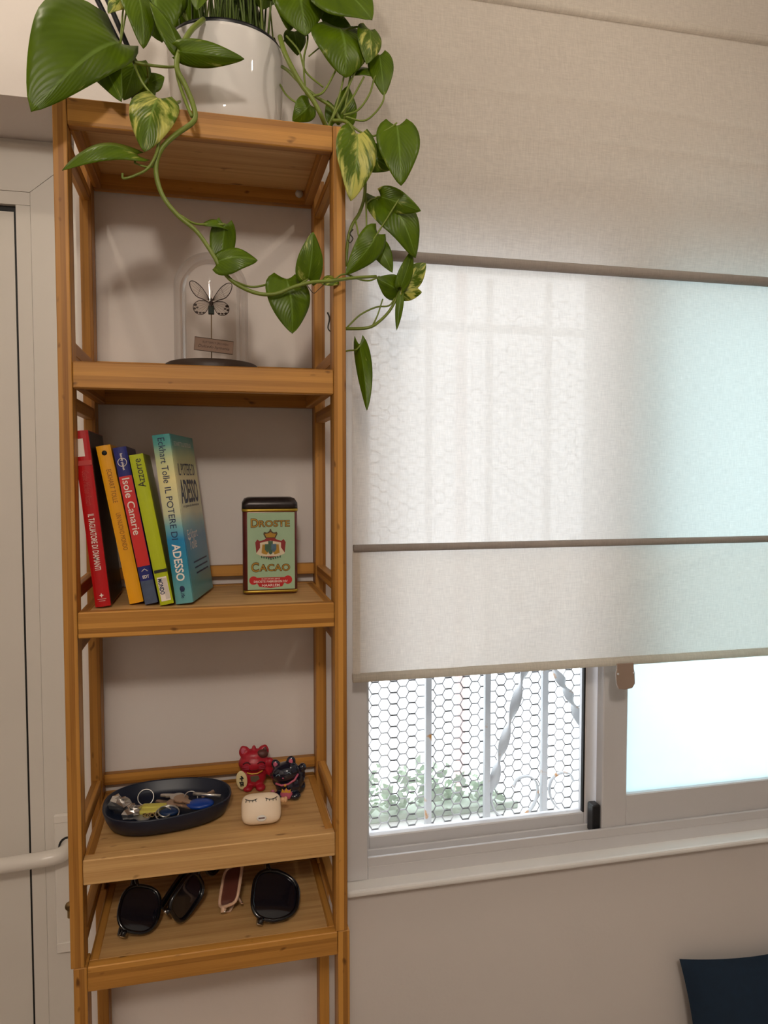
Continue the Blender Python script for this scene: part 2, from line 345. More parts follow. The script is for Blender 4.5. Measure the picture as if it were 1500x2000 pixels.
dpart('key_cylinder_body', MB().box(-.0705, -.0605, YD - .0125, YD - .009, .562, .580), 'brass', plate, bevel=.002)

# ---- window
win = thing('window_1', (.93, .27, WZ0), None, None, kind='structure')
def wpart(name, mb, mat, parent=win, **k): return mb.build(name, mat, parent, org=(.93, .27, WZ0), **k)
fz = .642
wpart('frame_jamb', MB().box(WX0, .4475, .226, .325, fz, WZ1), 'alu_white', bevel=.0015)
wpart('frame_jamb', MB().box(1.42, WX1, .226, .325, fz, WZ1), 'alu_white', bevel=.0015)
wpart('frame_head', MB().box(.4475, 1.42, .232, .325, 1.756, WZ1), 'alu_white', bevel=.0015)
wpart('frame_bottom', MB().box(.4475, 1.42, .228, .325, .640, .664), 'alu_white', bevel=.0015)
for y0, y1, z1 in ((.228, .234, .680), (.262, .267, .676), (.300, .306, .678)):
    wpart('frame_track', MB().box(.4475, 1.42, y0, y1, .664, z1), 'alu_white', bevel=.0008)
def sash(x0, x1, y0, y1, wl, wr, glass, zb=.668, hb=.05, gl=None):
    s = wpart('sash', MB().box(x0, x0 + wl, y0, y1, zb, 1.755), 'alu_white', bevel=.002)
    wpart('stile', MB().box(x1 - wr, x1, y0, y1, zb, 1.755), 'alu_white', s, bevel=.002).matrix_parent_inverse = Matrix()
    wpart('bottom_rail', MB().box(x0 + wl, x1 - wr, y0 + .001, y1 - .001, zb, zb + hb), 'alu_white', s, bevel=.002)
    wpart('top_rail', MB().box(x0 + wl, x1 - wr, y0 + .001, y1 - .001, 1.722, 1.755), 'alu_white', s, bevel=.002)
    ym = (y0 + y1) / 2
    wpart('pane', MB().box(x0 + wl - .004, x1 - wr + .004, ym - .002, ym + .002, zb + hb - .004, 1.726), glass, s)
    return s
sl = sash(.4495, .918, .270, .297, .010, .030, 'clear_glass', .662, .034)
wpart('gasket', MB().box(.8845, .8885, .272, .280, .696, 1.722), 'gasket', sl)
sash(.906, 1.4185, .236, .261, .052, .045, 'frosted_glass', .672, .066)
stp = wpart('sash_stopper', MB().box(.889, .9055, .240, .262, .667, .722), 'black_plastic', bevel=.002)
struct('trim_1', MB().box(.405, 1.64, .196, .330, .630, .6415), 'sill_white', bevel=.004, seg=2)
struct('trim_2', MB().box(.395, 1.64, .325, .56, .585, .618), 'sill_white', bevel=.003)

# ---- wrought iron grille, chicken wire, foliage and pole outside
YG = .425
m_, nt, nn, lk = newmat('painted_iron'); out = nn('ShaderNodeOutputMaterial'); p = nn('ShaderNodeBsdfPrincipled')
tc = N(nt, 'ShaderNodeTexCoord'); nz = N(nt, 'ShaderNodeTexNoise', Scale=38.0, Detail=4.0); lk(tc.outputs['Object'], nz.inputs['Vector'])
rp = nn('ShaderNodeValToRGB'); lk(nz.outputs[0], rp.inputs[0]); rp.color_ramp.elements[0].position = .62; rp.color_ramp.elements[0].color = (.62, .64, .66, 1)
rp.color_ramp.elements[1].position = .70; rp.color_ramp.elements[1].color = c4(srgb(190, 130, 50)); lk(rp.outputs[0], p.inputs['Base Color']); p.inputs['Roughness'].default_value = .55; lk(p.outputs[0], out.inputs[0])
gr = thing('iron_grille', (.75, YG, .618), 'white painted wrought iron window grille with rust spots, straight bars and curled scrolls', 'grille')
def gpart(name, mb, mat='painted_iron', **k): return mb.build(name, mat, gr, org=(.75, YG, .618), **k)
for x in (.502, .6165, .7455, .8755, 1.005, 1.13, 1.26, 1.39):
    if x < .55: continue
    gpart('bar', MB().box(x - .0065, x + .0065, YG - .006, YG + .006, .618, 1.75), bevel=.001)
gpart('cross_bar', MB().box(.44, 1.44, YG - .012, YG - .006, 1.640, 1.658), bevel=.001)
def twisted(pts, turns, wdt=.0105, th=.002):
    P = smooth_path(pts, 14); n = len(P); mb = MB(); V = []
    for i, q in enumerate(P):
        t = (P[min(i + 1, n - 1)] - P[max(i - 1, 0)]).normalized(); a = Vector((0, 1, 0)); s = t.cross(a).normalized()
        ang = turns * 2 * pi * i / n; u = s * cos(ang) + a * sin(ang); v = t.cross(u)
        V += [q + u * wdt + v * th, q - u * wdt + v * th, q - u * wdt - v * th, q + u * wdt - v * th]
    F = [(i * 4 + k, i * 4 + (k + 1) % 4, i * 4 + 4 + (k + 1) % 4, i * 4 + 4 + k) for i in range(n - 1) for k in range(4)] + [(0, 1, 2, 3), (4 * n - 1, 4 * n - 2, 4 * n - 3, 4 * n - 4)]
    return mb.add(V, F, True)
for dx in (0, .2575):
    gpart('twisted_bar', twisted([(.935 + dx, YG, 1.22), (.895 + dx, YG, 1.10), (.845 + dx, YG, .985), (.812 + dx, YG, .88), (.780 + dx, YG, .775), (.757 + dx, YG, .685)] if dx == 0 else [(.76, YG, 1.22), (.83, YG, 1.05), (.900, YG, .935), (.930, YG, .885), (.955, YG, .83), (.985, YG, .74)], 3.2))
sc = [(.757, .690), (.755, .668), (.766, .640), (.790, .624), (.822, .622), (.848, .640), (.861, .668), (.858, .696), (.838, .710), (.815, .706), (.806, .690)]
gpart('scroll', MB().tube(smooth_path([(x, YG, z) for x, z in sc], 6), .0065, n=8, flat=.35))
gpart('scroll', MB().tube(smooth_path([(1.751 - x, YG, z) for x, z in sc], 6), .0065, n=8, flat=.35))
# chicken wire
YC = .445
mb = MB(); cw, ch = .0262, .0236; seen = set()
def wire(a, c):
    k = tuple(sorted([(round(a[0], 4), round(a[1], 4)), (round(c[0], 4), round(c[1], 4))]))
    if k in seen: return
    seen.add(k); A = Vector((a[0], YC, a[1])); B = Vector((c[0], YC, c[1])); hz = abs(a[1] - c[1]) < .002
    mb.tube([A, B], .0018 if hz else .0013, n=4, caps=False)
rowh = ch; colw = cw * .75
for i in range(27):
    for j in range(47):
        cx = .47 + i * colw; cz = .61 + j * rowh + (rowh / 2 if i % 2 else 0)
        j1 = lambda q: .0009 * sin(i * 3.1 + j * 1.7 + q)
        H = [(cx + cw / 2 * cos(k * pi / 3), cz + rowh / 2 / sin(pi / 3) * sin(k * pi / 3)) for k in range(6)]
        for k in range(6): wire(H[k], H[(k + 1) % 6])
cwo = mb.build('chicken_wire', plain('galvanised_wire', (.48, .48, .49), .5, .2, noise=.2, scale=80), None)
tag(cwo, 'hexagonal galvanised chicken wire stretched behind the window grille', 'wire mesh')
# foliage in the window box
fo = thing('window_box_plant', (.60, .51, .618), 'low grey green foliage outside the open window behind the chicken wire', 'plant')
mb = MB()
for k in range(260):
    x = random.uniform(.46, .80); y = random.uniform(.47, .56); h = random.uniform(.01, .075) * (1.1 - .6 * max(0, (x - .66) / .14)); a = random.uniform(0, 2 * pi); L = random.uniform(.014, .036)
    q = Vector((x, y, .622 + h)); d = Vector((cos(a), sin(a) * .5, random.uniform(-.5, .9))).normalized(); s = d.cross(Vector((0, 1, .3))).normalized() * L * .28
    mb.add([q, q + d * L * .5 + s, q + d * L, q + d * L * .5 - s], [(0, 1, 2, 3)])
f_ = mb.build('foliage', plain('grey_foliage', srgb(190, 202, 186), .6, noise=.3), fo, org=(.60, .51, .618)); f_['kind'] = 'stuff'
MB().box(.44, .84, .475, .56, .618, .634).build('planter_trough', plain('planter', srgb(195, 205, 192), .7, noise=.2), fo, org=(.60, .51, .618), bevel=.002)
tag(MB().tube([(1.06, 1.5, -.5), (1.06, 1.5, 3.2)], .020, n=14).build('drain_pipe', plain('pipe_pink', srgb(200, 165, 160), .5, noise=.1)), 'thin pinkish vertical pipe in the bright yard outside the window', 'pipe')

# ---- roman blind
YB = .168; BX0, BX1 = .4105, 1.62
bl = thing('roman_blind', (1.0, YB, 1.0), 'cream linen roman blind half lowered over the window', 'blind')
def bpart(name, mb, mat, parent=bl, **k): return mb.build(name, mat, parent, org=(1.0, YB, 1.0), **k)
def panel(z0, z1, bulge=0., crease=(), wob=.0015, nx=60, nz=46, x0=BX0, y=YB):
    def fn(a, c):
        x = x0 + (BX1 - x0) * a; z = z0 + (z1 - z0) * c
        yy = y - bulge * sin(pi * c ** .8) + wob * (sin(x * 9 + z * 3) * .6 + sin(x * 23 - z * 11) * .3 + sin(x * 41 + z * 29) * .15) * sin(pi * c)
        for zc, sl_, amp, wd in crease: yy -= amp * math.exp(-((z - zc - sl_ * (x - .8) - .006 * sin(x * 9)) / wd) ** 2)
        return (x, yy, z)
    return MB().grid(fn, nx, nz)
bpart('upper_panel', panel(1.712, 2.128, .022, ((1.975, -.02, .0022, .006), (1.905, .01, .0015, .005), (1.84, .0, .003, .03)), .003, 60, 70), 'blind_fabric')
bpart('top_panel', panel(2.138, 2.345, .002), 'blind_fabric')
bpart('middle_panel', panel(1.238, 1.698, .002, (), .0022), 'blind_fabric')
lp = bpart('lower_panel', panel(1.024, 1.228, .003, ((1.11, .35, .003, .012), (1.13, -.5, .002, .01)), .003), 'blind_fabric')
bpart('lower_panel_lining', panel(1.024, 1.228, .002, (), .003, 30, 10, BX0 + .006, YB + .010), 'blind_lining', lp)
for z, r in ((1.705, .0085), (1.2325, .0062), (2.133, .0075)):
    bt = bpart('batten_pocket', MB().tube([(BX0 + .001, YB - .004, z), (BX1, YB - .004, z)], r, n=14, flat=1.0), 'blind_batten' if z < 2 else 'blind_fabric')
bpart('hem', MB().tube([(BX0, YB - .001, 1.0185), (BX1, YB - .001, 1.0185)], .0078, n=12), 'blind_hem')
bpart('side_hem', MB().box(BX0 - .0005, BX0 + .012, YB - .0035, YB - .002, 1.024, 1.228), 'blind_fabric')
bpart('head_rail', MB().box(BX0, BX1, YB, YW, 2.32, 2.355), 'alu_white', bevel=.002)
plain('tab_taupe', srgb(158, 138, 124), .4, noise=.04)
tb = bpart('pull_tab', MB().prism([(-.0165, .018), (.0165, .018), (.0165, .008), (.0185, .0), (.0195, -.02), (.014, -.028), (.0, -.0295), (-.012, -.028), (-.0165, -.02), (-.0185, .0), (-.0165, .008)], (.902, YB - .0125, .999), (1, 0, 0), (0, 0, 1), .004), 'tab_taupe', bevel=.0012, seg=2)
for dx in (-.0155, .0155): bpart('tab_pin', MB().ball((.902 + dx, YB - .0135, .999), .0022, .0015, .0022, 10, 6), 'alu_white', tb)

# ================================================================== BAMBOO SHELVES
W, PW, PD, D, RH = .37, .0169, .033, .2236, .0339
SZ = (1.8231, 1.496, 1.1738, .846, .7008)
su = thing('bamboo_shelf', (W / 2, D / 2, SZ[4]), 'tall open bamboo shelf unit holding the plant, dome, books and tray', 'shelf')
sd = thing('bamboo_shelf', (W / 2 + .003, D / 2, 0), 'lower bamboo shelf unit below the seam, with sunglasses on its top', 'shelf')
def sp(name, par, x0, x1, y0, y1, z0, z1, g, bev=.0009, mat='bamboo'):
    org = (W / 2, D / 2, SZ[4]) if par is su else (W / 2 + .003, D / 2, 0)
    return MB().box(x0, x1, y0, y1, z0, z1, g).build(name, mat, par, org=org, bevel=bev)
for x in (0, W - PW):
    for y in (0, D - PD):
        sp('post', su, x, x + PW, y, y + PD, SZ[4] + .0006, SZ[0], 2)
        sp('post', sd, x + .003, x + PW + .003, y + .0005, y + PD, 0, SZ[4], 2)
def shelf(par, zt, dx=0):
    e = .0004
    sp('front_rail', par, PW + e + dx, W - PW - e + dx, .0004, .016, zt - RH, zt, 0, .0013, 'bamboo_pale_lit' if zt == SZ[3] else 'bamboo')
    sp('back_rail', par, PW + e + dx, W - PW - e + dx, D - .016, D - .0004, zt - RH, zt, 0)
    for x in (PW + e, W - PW - e - .012):
        sp('side_rail', par, x + dx, x + .012 + dx, .0163, D - .0163, zt - RH, zt - .0006, 1)
    sp('shelf_board', par, PW + .0125 + dx, W - PW - .0125 + dx, .0163, D - .0163, zt - .012, zt - .0008, 0, .0005, 'bamboo_pale_lit')  # board colour lifted to stand in for light
for k in range(4):
    shelf(su, SZ[k])
    for x in (.002, W - .015):
        sp('side_rail', su, x, x + .013, PD, D - PD, SZ[k] - RH - .026, SZ[k] - RH - .0085, 1)
for k in range(1, 5):
    for x in (.002, W - .015):
        sp('side_rail', su, x, x + .013, PD, D - PD, SZ[k] + .0125, SZ[k] + .0305, 1)
    sp('guard_rail', su, PW, W - PW, D - .014, D - .002, SZ[k] + .0135, SZ[k] + .0315, 0)
shelf(sd, SZ[4], .003); shelf(sd, .36, .003); shelf(sd, .06, .003)
plain('cap_white', (.62, .60, .56), .5, noise=.08)
MB().tube([(.3435 - .012, D - .0162, 1.806), (.3435 - .012, D - .0182, 1.806)], .0062, n=20).build('screw_cap', 'cap_white', su, org=(W / 2, D / 2, SZ[4]))

# ================================================================== PLANT ON TOP
pc = (.2155, .112, SZ[0])
pot = thing('plant_pot', pc, 'glossy white ceramic pot on top of the bamboo shelf', 'pot')
MB().lathe([(0, 0), (.071, 0), (.0755, .004), (.0790, .03), (.0825, .130), (.0825, .1345), (.0805, .1355), (.0785, .1335), (.0765, .11), (.074, .02), (0, .018)], n=64, caps=False).build('pot_body', 'pot_ceramic', pot)
MB().lathe([(.0765, .10), (.0775, .134), (.0795, .1385), (.0795, .1415), (.0760, .1415), (.0735, .12), (.0735, .10)], n=48, caps=False).build('nursery_liner', 'black_plastic', pot)
MB().lathe([(0, .122), (.04, .124), (.0745, .121), (.0745, .10), (0, .10)], n=32, caps=False).build('soil', 'soil', pot)
pl = thing('pothos_plant', (pc[0], pc[1], SZ[0] + .12), 'trailing pothos with yellow variegated heart leaves spilling from the white pot', 'plant')
PO = (pc[0], pc[1], SZ[0] + .12)
LEAVES=[
 (0.0821,0.0,1.8958,-0.0098,-0.07,1.7678,0.0926,-12,0.12,0.16,0.25,0.45),
 (0.0551,0.0,1.8835,0.0852,-0.03,1.8099,0.0394,15,0.1,0.1,0.45),
 (0.0973,0.05,1.9029,0.0807,0.04,1.8443,0.0393,-10,0.1,0.1,0.15),
 (0.1,-0.01,1.9603,0.1121,-0.03,1.877,0.042,-25,0.35,0.12,0.35),
 (0.1215,0.02,1.9854,0.1325,0.01,1.9079,0.0635,10,0.18,0.1,0.12),
 (0.0882,0.01,1.9616,0.068,0.0,1.9301,0.022,0,0.2,0.1,0.9),
 (0.1553,-0.03,1.8788,0.2339,-0.04,1.8741,0.0282,35,0.55,0.1,0.4),
 (0.1538,-0.02,1.8853,0.1188,-0.02,1.9402,0.0295,30,0.45,0.12,0.35),
 (0.1288,-0.03,1.8186,0.1129,-0.05,1.7427,0.0529,6,0.22,0.14,0.75),
 (0.1031,-0.04,1.7435,0.0213,-0.06,1.7089,0.0357,30,0.5,0.22,0.3),
 (0.2082,-0.03,1.671,0.2025,-0.03,1.6101,0.0301,-5,0.3,-0.12,0.3),
 (0.198,-0.04,1.6199,0.2473,-0.05,1.6229,0.0363,-15,0.35,0.16,0.3),
 (0.2084,-0.02,1.673,0.179,-0.03,1.6674,0.0223,40,0.4,0.2,0.2),
 (0.287,-0.02,1.6094,0.293,-0.03,1.5363,0.0552,-10,0.3,0.12,0.25),
 (0.3142,-0.03,1.6085,0.3198,-0.04,1.6665,0.0334,10,0.25,0.08,0.45),
 (0.3822,-0.02,1.8059,0.3699,-0.04,1.7105,0.0515,-4,0.16,0.1,0.9),
 (0.401,0.01,1.7948,0.4367,0.01,1.7767,0.0341,25,0.2,0.12,0.6),
 (0.4397,-0.01,1.8272,0.4404,-0.03,1.7403,0.0541,12,0.15,0.1,0.35),
 (0.426,0.03,1.7444,0.4719,0.01,1.6582,0.0623,-10,0.18,0.16,0.45),
 (0.4237,0.02,1.7421,0.4763,0.0,1.7197,0.0315,30,0.3,0.2,0.5),
 (0.4147,0.0,1.6842,0.3683,-0.01,1.623,0.0364,-15,0.3,0.14,0.4),
 (0.4171,0.02,1.6779,0.4384,0.01,1.6347,0.0245,15,0.2,0.14,0.1),
 (0.4524,0.03,1.6155,0.4178,0.02,1.629,0.032,-20,0.3,0.16,0.15),
 (0.4529,0.02,1.6189,0.4701,0.02,1.6717,0.0204,10,0.2,0.06,0.2),
 (0.4608,0.03,1.6247,0.4928,0.03,1.6573,0.031,0,0.15,0.1,0.98),
 (0.4555,0.03,1.6135,0.4868,0.03,1.6153,0.0221,20,0.25,0.12,0.95),
 (0.4529,0.02,1.6067,0.4469,0.02,1.5567,0.0102,15,0.4,0.05,0.5),
 (0.3927,0.02,1.5357,0.4037,0.02,1.4427,0.0217,30,0.45,-0.1,0.25),
 (0.3117,0.04,2.0206,0.3207,0.03,1.9518,0.0648,8,0.2,0.12,0.15),
 (0.2975,0.06,2.0282,0.3004,0.05,1.9687,0.0429,-12,0.2,0.1,0.05),
 (0.3507,0.03,2.0256,0.4098,0.01,1.9742,0.0844,-8,0.15,0.12,0.2),
 (0.3422,0.08,2.0485,0.3734,0.08,2.0042,0.0444,10,0.2,0.1,0.05),
 (0.3684,0.03,1.9699,0.3744,0.02,1.8985,0.0793,-6,0.18,0.14,0.4),
 (0.3493,0.05,1.9808,0.3903,0.05,1.9807,0.0434,20,0.2,0.1,0.3),
 (0.4098,0.03,1.9734,0.4032,0.02,1.9199,0.0356,-15,0.2,0.12,0.7),
 (0.4268,0.04,1.9461,0.4311,0.03,1.8859,0.0333,14,0.2,0.08,0.2),
 (0.4313,0.05,1.9257,0.3824,0.04,1.9139,0.0247,30,0.4,0.15,0.2),
 (0.3259,0.03,1.862,0.3018,0.03,1.8373,0.0296,-25,0.3,0.2,0.15),
 (0.3768,0.05,1.8531,0.3828,0.05,1.9035,0.032,10,0.2,0.1,0.25),
 (0.3126,0.1,1.9973,0.3176,0.1,1.9645,0.0299,0,0.2,0.1,0.1),
 (0.3659,0.06,1.8551,0.3549,0.06,1.8853,0.022,10,0.3,0.1,0.2),
 (0.2739,0.12,2.0778,0.2662,0.1,2.0212,0.0522,0,0.2,0.1,0.15),
 (0.2371,0.12,2.0867,0.2208,0.08,2.0133,0.0585,10,0.2,0.1,0.2),
 (0.1391,0.06,2.0231,0.149,0.04,1.9558,0.0412,-20,0.3,0.1,0.3),
 (0.1863,0.04,2.0274,0.1759,0.02,1.9609,0.0407,10,0.3,0.1,0.3),
 (0.3541,0.05,2.101,0.4376,0.0,2.0601,0.0777,10,0.2,0.12,0.2),
 (0.0816,0.05,2.0505,0.0141,0.0,1.9937,0.0719,0,0.2,0.12,0.2),
 (0.2551,0.05,2.1053,0.278,0.0,2.0156,0.0618,0,0.2,0.12,0.2),
 (0.0988,0.06,1.887,0.1169,0.06,1.8568,0.0346,10,0.2,0.1,0.05),
 (0.1106,0.06,1.8783,0.132,0.06,1.891,0.025,0,0.2,0.1,0.05),
 (0.3553,0.0,1.6186,0.3347,-0.01,1.608,0.018,20,0.3,0.1,0.8),
]
STEMS=[
 ('vine',[(0.1842,0.03,1.9562),(0.1676,-0.01,1.9154),(0.1539,-0.025,1.8783),(0.152,-0.03,1.8567),(0.161,-0.03,1.8391),(0.1707,-0.03,1.8152),(0.1718,-0.035,1.7942),(0.1501,-0.04,1.7729),(0.1334,-0.04,1.7551),(0.1259,-0.04,1.7358),(0.1268,-0.04,1.7149),(0.135,-0.04,1.6932),(0.1519,-0.04,1.6734),(0.1734,-0.04,1.6562),(0.19,-0.04,1.6333),(0.2043,-0.04,1.6101),(0.22,-0.04,1.595),(0.2457,-0.04,1.5843),(0.2704,-0.04,1.5844),(0.2948,-0.04,1.5949),(0.3182,-0.04,1.6022),(0.3426,-0.035,1.6063),(0.3763,-0.02,1.6162),(0.4114,-0.005,1.6242)],0.0036,0.0022),
 ('vine',[(0.1538,-0.02,1.8841),(0.1512,-0.025,1.8592),(0.1547,-0.025,1.8409),(0.1632,-0.03,1.8144),(0.1693,-0.035,1.7984)],0.0022,0.0022),
 ('vine',[(0.1336,-0.035,1.787),(0.1386,-0.035,1.7987),(0.1471,-0.03,1.8126),(0.1536,0.0,1.8321)],0.0024,0.0020),
 ('petiole',[(0.1348,-0.035,1.7871),(0.1299,-0.04,1.7659),(0.1264,-0.045,1.7449),(0.1165,-0.045,1.7268),(0.1014,-0.045,1.7168),(0.0877,-0.045,1.7119),(0.0866,-0.045,1.7179)],0.0022,0.0014),
 ('petiole',[(0.1222,-0.04,1.7312),(0.1129,-0.045,1.7283),(0.101,-0.045,1.7314)],0.0014,0.0010),
 ('petiole',[(0.1504,-0.02,1.8649),(0.1339,0.0,1.8733),(0.1015,0.0,1.8743),(0.0905,0.0,1.8818),(0.082,0.0,1.8933)],0.0017,0.0022),
 ('petiole',[(0.0977,0.0,1.8739),(0.1069,-0.01,1.849),(0.1173,-0.02,1.8308),(0.13,-0.03,1.8162)],0.0015,0.0013),
 ('petiole',[(0.1545,-0.02,1.8465),(0.1505,-0.02,1.8711),(0.1553,-0.03,1.8801)],0.0018,0.0016),
 ('petiole',[(0.1532,-0.04,1.6748),(0.1703,-0.035,1.6677),(0.1891,-0.03,1.6695),(0.2082,-0.03,1.671)],0.0016,0.0014),
 ('petiole',[(0.2169,-0.04,1.5981),(0.2398,-0.03,1.5942),(0.2602,-0.02,1.6005),(0.2857,-0.02,1.6086)],0.0014,0.0014),
 ('petiole',[(0.2717,-0.04,1.5845),(0.2987,-0.035,1.5977),(0.3142,-0.03,1.6085)],0.0015,0.0013),
 ('tendril',[(0.3114,-0.03,1.603),(0.3208,-0.03,1.5909),(0.3276,-0.03,1.5953),(0.3399,-0.03,1.6074)],0.0005,0.0004),
 ('vine',[(0.2876,0.05,1.9587),(0.2912,0.03,1.9289),(0.2997,0.02,1.9043),(0.3135,0.02,1.8823),(0.3288,0.02,1.8637),(0.34,0.02,1.8444),(0.3516,0.04,1.834)],0.0036,0.0030),
 ('vine',[(0.2922,0.07,1.9296),(0.3001,0.05,1.9132),(0.316,0.04,1.8927),(0.3374,0.04,1.8778),(0.359,0.04,1.8663),(0.372,0.04,1.8467)],0.0024,0.0024),
 ('petiole',[(0.2901,0.08,1.9097),(0.2967,0.06,1.8864),(0.3087,0.04,1.8676),(0.3259,0.03,1.862)],0.0014,0.0014),
 ('petiole',[(0.3288,0.02,1.8685),(0.3445,0.03,1.8807),(0.3575,0.03,1.9029),(0.3705,0.03,1.9322),(0.3734,0.03,1.9671)],0.0016,0.0014),
 ('petiole',[(0.3501,0.03,1.8328),(0.3609,0.03,1.8583),(0.3704,0.03,1.8906),(0.3762,0.03,1.9191)],0.0015,0.0013),
 ('petiole',[(0.3537,0.03,1.8402),(0.3732,0.03,1.8771),(0.3864,0.03,1.9064),(0.3937,0.03,1.9226)],0.0015,0.0013),
 ('petiole',[(0.3703,0.03,1.8545),(0.3863,0.03,1.8786),(0.4024,0.03,1.9084)],0.0015,0.0013),
 ('petiole',[(0.3732,0.03,1.8527),(0.3936,0.03,1.862),(0.4097,0.03,1.8848),(0.4171,0.03,1.9088)],0.0015,0.0013),
 ('petiole',[(0.3761,0.03,1.8509),(0.4009,0.03,1.848),(0.4171,0.03,1.8596),(0.4289,0.03,1.8764),(0.4319,0.03,1.8909)],0.0015,0.0012),
 ('petiole',[(0.3217,0.03,1.8608),(0.319,0.04,1.9241),(0.3248,0.04,1.958),(0.3165,0.04,1.9926)],0.0014,0.0014),
 ('petiole',[(0.3275,0.05,1.9375),(0.3536,0.05,1.9618),(0.3609,0.05,1.9726)],0.0010,0.0010),
 ('petiole',[(0.3761,0.03,1.8461),(0.3896,0.01,1.8246),(0.4061,0.0,1.8144),(0.4196,-0.01,1.8169),(0.4325,-0.01,1.825),(0.4397,-0.01,1.8313)],0.0015,0.0012),
 ('vine',[(0.3573,0.03,1.844),(0.3771,0.02,1.8381),(0.3895,0.01,1.8074),(0.3981,0.01,1.7737),(0.3988,0.01,1.7391),(0.3916,0.01,1.7142),(0.3808,0.01,1.6959),(0.375,0.01,1.6747),(0.372,0.01,1.6396)],0.0026,0.0022),
 ('petiole',[(0.3996,0.01,1.7531),(0.401,0.01,1.7184),(0.3989,0.0,1.6837),(0.396,0.0,1.6662),(0.3873,0.0,1.6379)],0.0013,0.0011),
 ('petiole',[(0.401,0.01,1.7268),(0.4104,0.02,1.7367),(0.4215,0.03,1.7426),(0.4275,0.03,1.7417)],0.0012,0.0011),
 ('petiole',[(0.3858,0.01,1.7033),(0.3874,0.0,1.6829),(0.3902,0.0,1.6658),(0.3888,0.0,1.638)],0.0013,0.0011),
 ('tendril',[(0.3803,0.0,1.6872),(0.376,0.0,1.6813),(0.3802,0.0,1.6748),(0.376,0.0,1.6689),(0.3731,0.0,1.6729)],0.0010,0.0006),
 ('petiole',[(0.4497,0.0,1.7399),(0.438,0.0,1.7215),(0.422,0.0,1.6959),(0.4032,-0.01,1.6672),(0.3868,-0.01,1.642)],0.0012,0.0010),
 ('vine',[(0.3672,0.05,1.5632),(0.3803,0.04,1.5604),(0.4081,0.03,1.5612),(0.4246,0.03,1.5713),(0.4396,0.03,1.5873),(0.4502,0.03,1.6067),(0.4562,0.03,1.6216),(0.4668,0.03,1.644)],0.0024,0.0018),
 ('petiole',[(0.3788,0.04,1.5618),(0.3982,0.04,1.5808),(0.4216,0.04,1.5929),(0.4381,0.03,1.5937),(0.4471,0.03,1.6051)],0.0013,0.0012),
 ('petiole',[(0.4141,0.03,1.5643),(0.4216,0.03,1.5799),(0.4291,0.03,1.6027)],0.0012,0.0010),
 ('petiole',[(0.3716,0.0,1.6265),(0.3893,0.01,1.6233),(0.4075,0.02,1.6248),(0.4222,0.02,1.6314)],0.0014,0.0012),
 ('petiole',[(0.3654,0.04,1.525),(0.3784,0.03,1.5275),(0.3875,0.02,1.5276),(0.3941,0.02,1.5336)],0.0012,0.0011),
 ('tendril',[(0.3493,0.03,1.5798),(0.3521,0.03,1.5714),(0.3499,0.03,1.5585),(0.3535,0.03,1.553)],0.0012,0.0008),
 ('vine',[(0.3902,0.05,1.9384),(0.3809,0.04,1.8899),(0.375,0.04,1.8505)],0.0016,0.0016),
 ('petiole',[(0.2972,0.06,1.9669),(0.3139,0.05,1.9427),(0.3218,0.04,1.9107),(0.3445,0.03,1.8876)],0.0014,0.0013),
]

def leaf(B, T, wid, roll, fold, arch, va, asym=0.0):
    B = Vector(B); T = Vector(T); ax = T - B; L = ax.length; a = ax.normalized()
    view = Vector((0.05, -1, .12)); n = (view - a * view.dot(a)).normalized()
    n = Matrix.Rotation(radians(roll), 3, a) @ n; s = a.cross(n)
    def hw(u): return (sin(pi * min(1, u ** .62)) ** .75) * (1 - .12 * u) if 0 < u < 1 else 0.0
    ph = random.uniform(0, 6)
    def fn(i, j):
        v = (j - .5) * 2; uu = i; hwid = wid / 2 * max(hw(.03 + .97 * uu), 0.0)
        lobe = -.13 * L * (abs(v) ** 1.5) * max(0, 1 - uu * 2.2) * (1 if uu < .45 else 0)
        wave = .02 * wid * sin(uu * 9 + ph) * abs(v) ** 2
        h = -fold * abs(v) * hwid * .9 + arch * L * sin(pi * uu ** .9) + wave
        q = B + a * (uu * L + lobe) + s * (v * hwid * (1 + asym * (1 if v > 0 else -1))) + n * h
        return q
    m = MB().grid(fn, 16, 10)
    # reverse side gives the blade a little thickness
    o = m.build('leaf', 'pothos_leaf', pl, org=PO); o['variegation'] = float(va)
    sol = o.modifiers.new('thickness', 'SOLIDIFY'); sol.thickness = .0006
    return o
SPTS = [(Vector(q), nme) for nme, pts, r0, r1 in STEMS for q in smooth_path(pts, 5)] + [(Vector((pc[0] + .07 * cos(a), pc[1] + .07 * sin(a), SZ[0] + .142)), 'rim') for a in [k * pi / 8 for k in range(16)]]
def attach(B):                       # leaf stalk from the nearest vine or from the pot to the foot of the blade
    B = Vector(B); q, nme = min(SPTS, key=lambda s: (s[0] - B).length); d = (q - B).length
    if d > .004:
        mid = (q + B) / 2 + Vector((0, 0, .12 * d))
        MB().tube(smooth_path([q, mid, B], 5), .0013, .0011, n=6).build('petiole', 'stem_green', pl, org=PO)
for r in LEAVES: attach(r[0:3])
for r in LEAVES: leaf(r[0:3], r[3:6], r[6] * 1.14, *r[7:])
for nme, pts, r0, r1 in STEMS:
    MB().tube(smooth_path(pts, 5), r0, r1, n=8).build(nme, 'stem_dark' if nme == 'tendril' else 'stem_green', pl, org=PO)
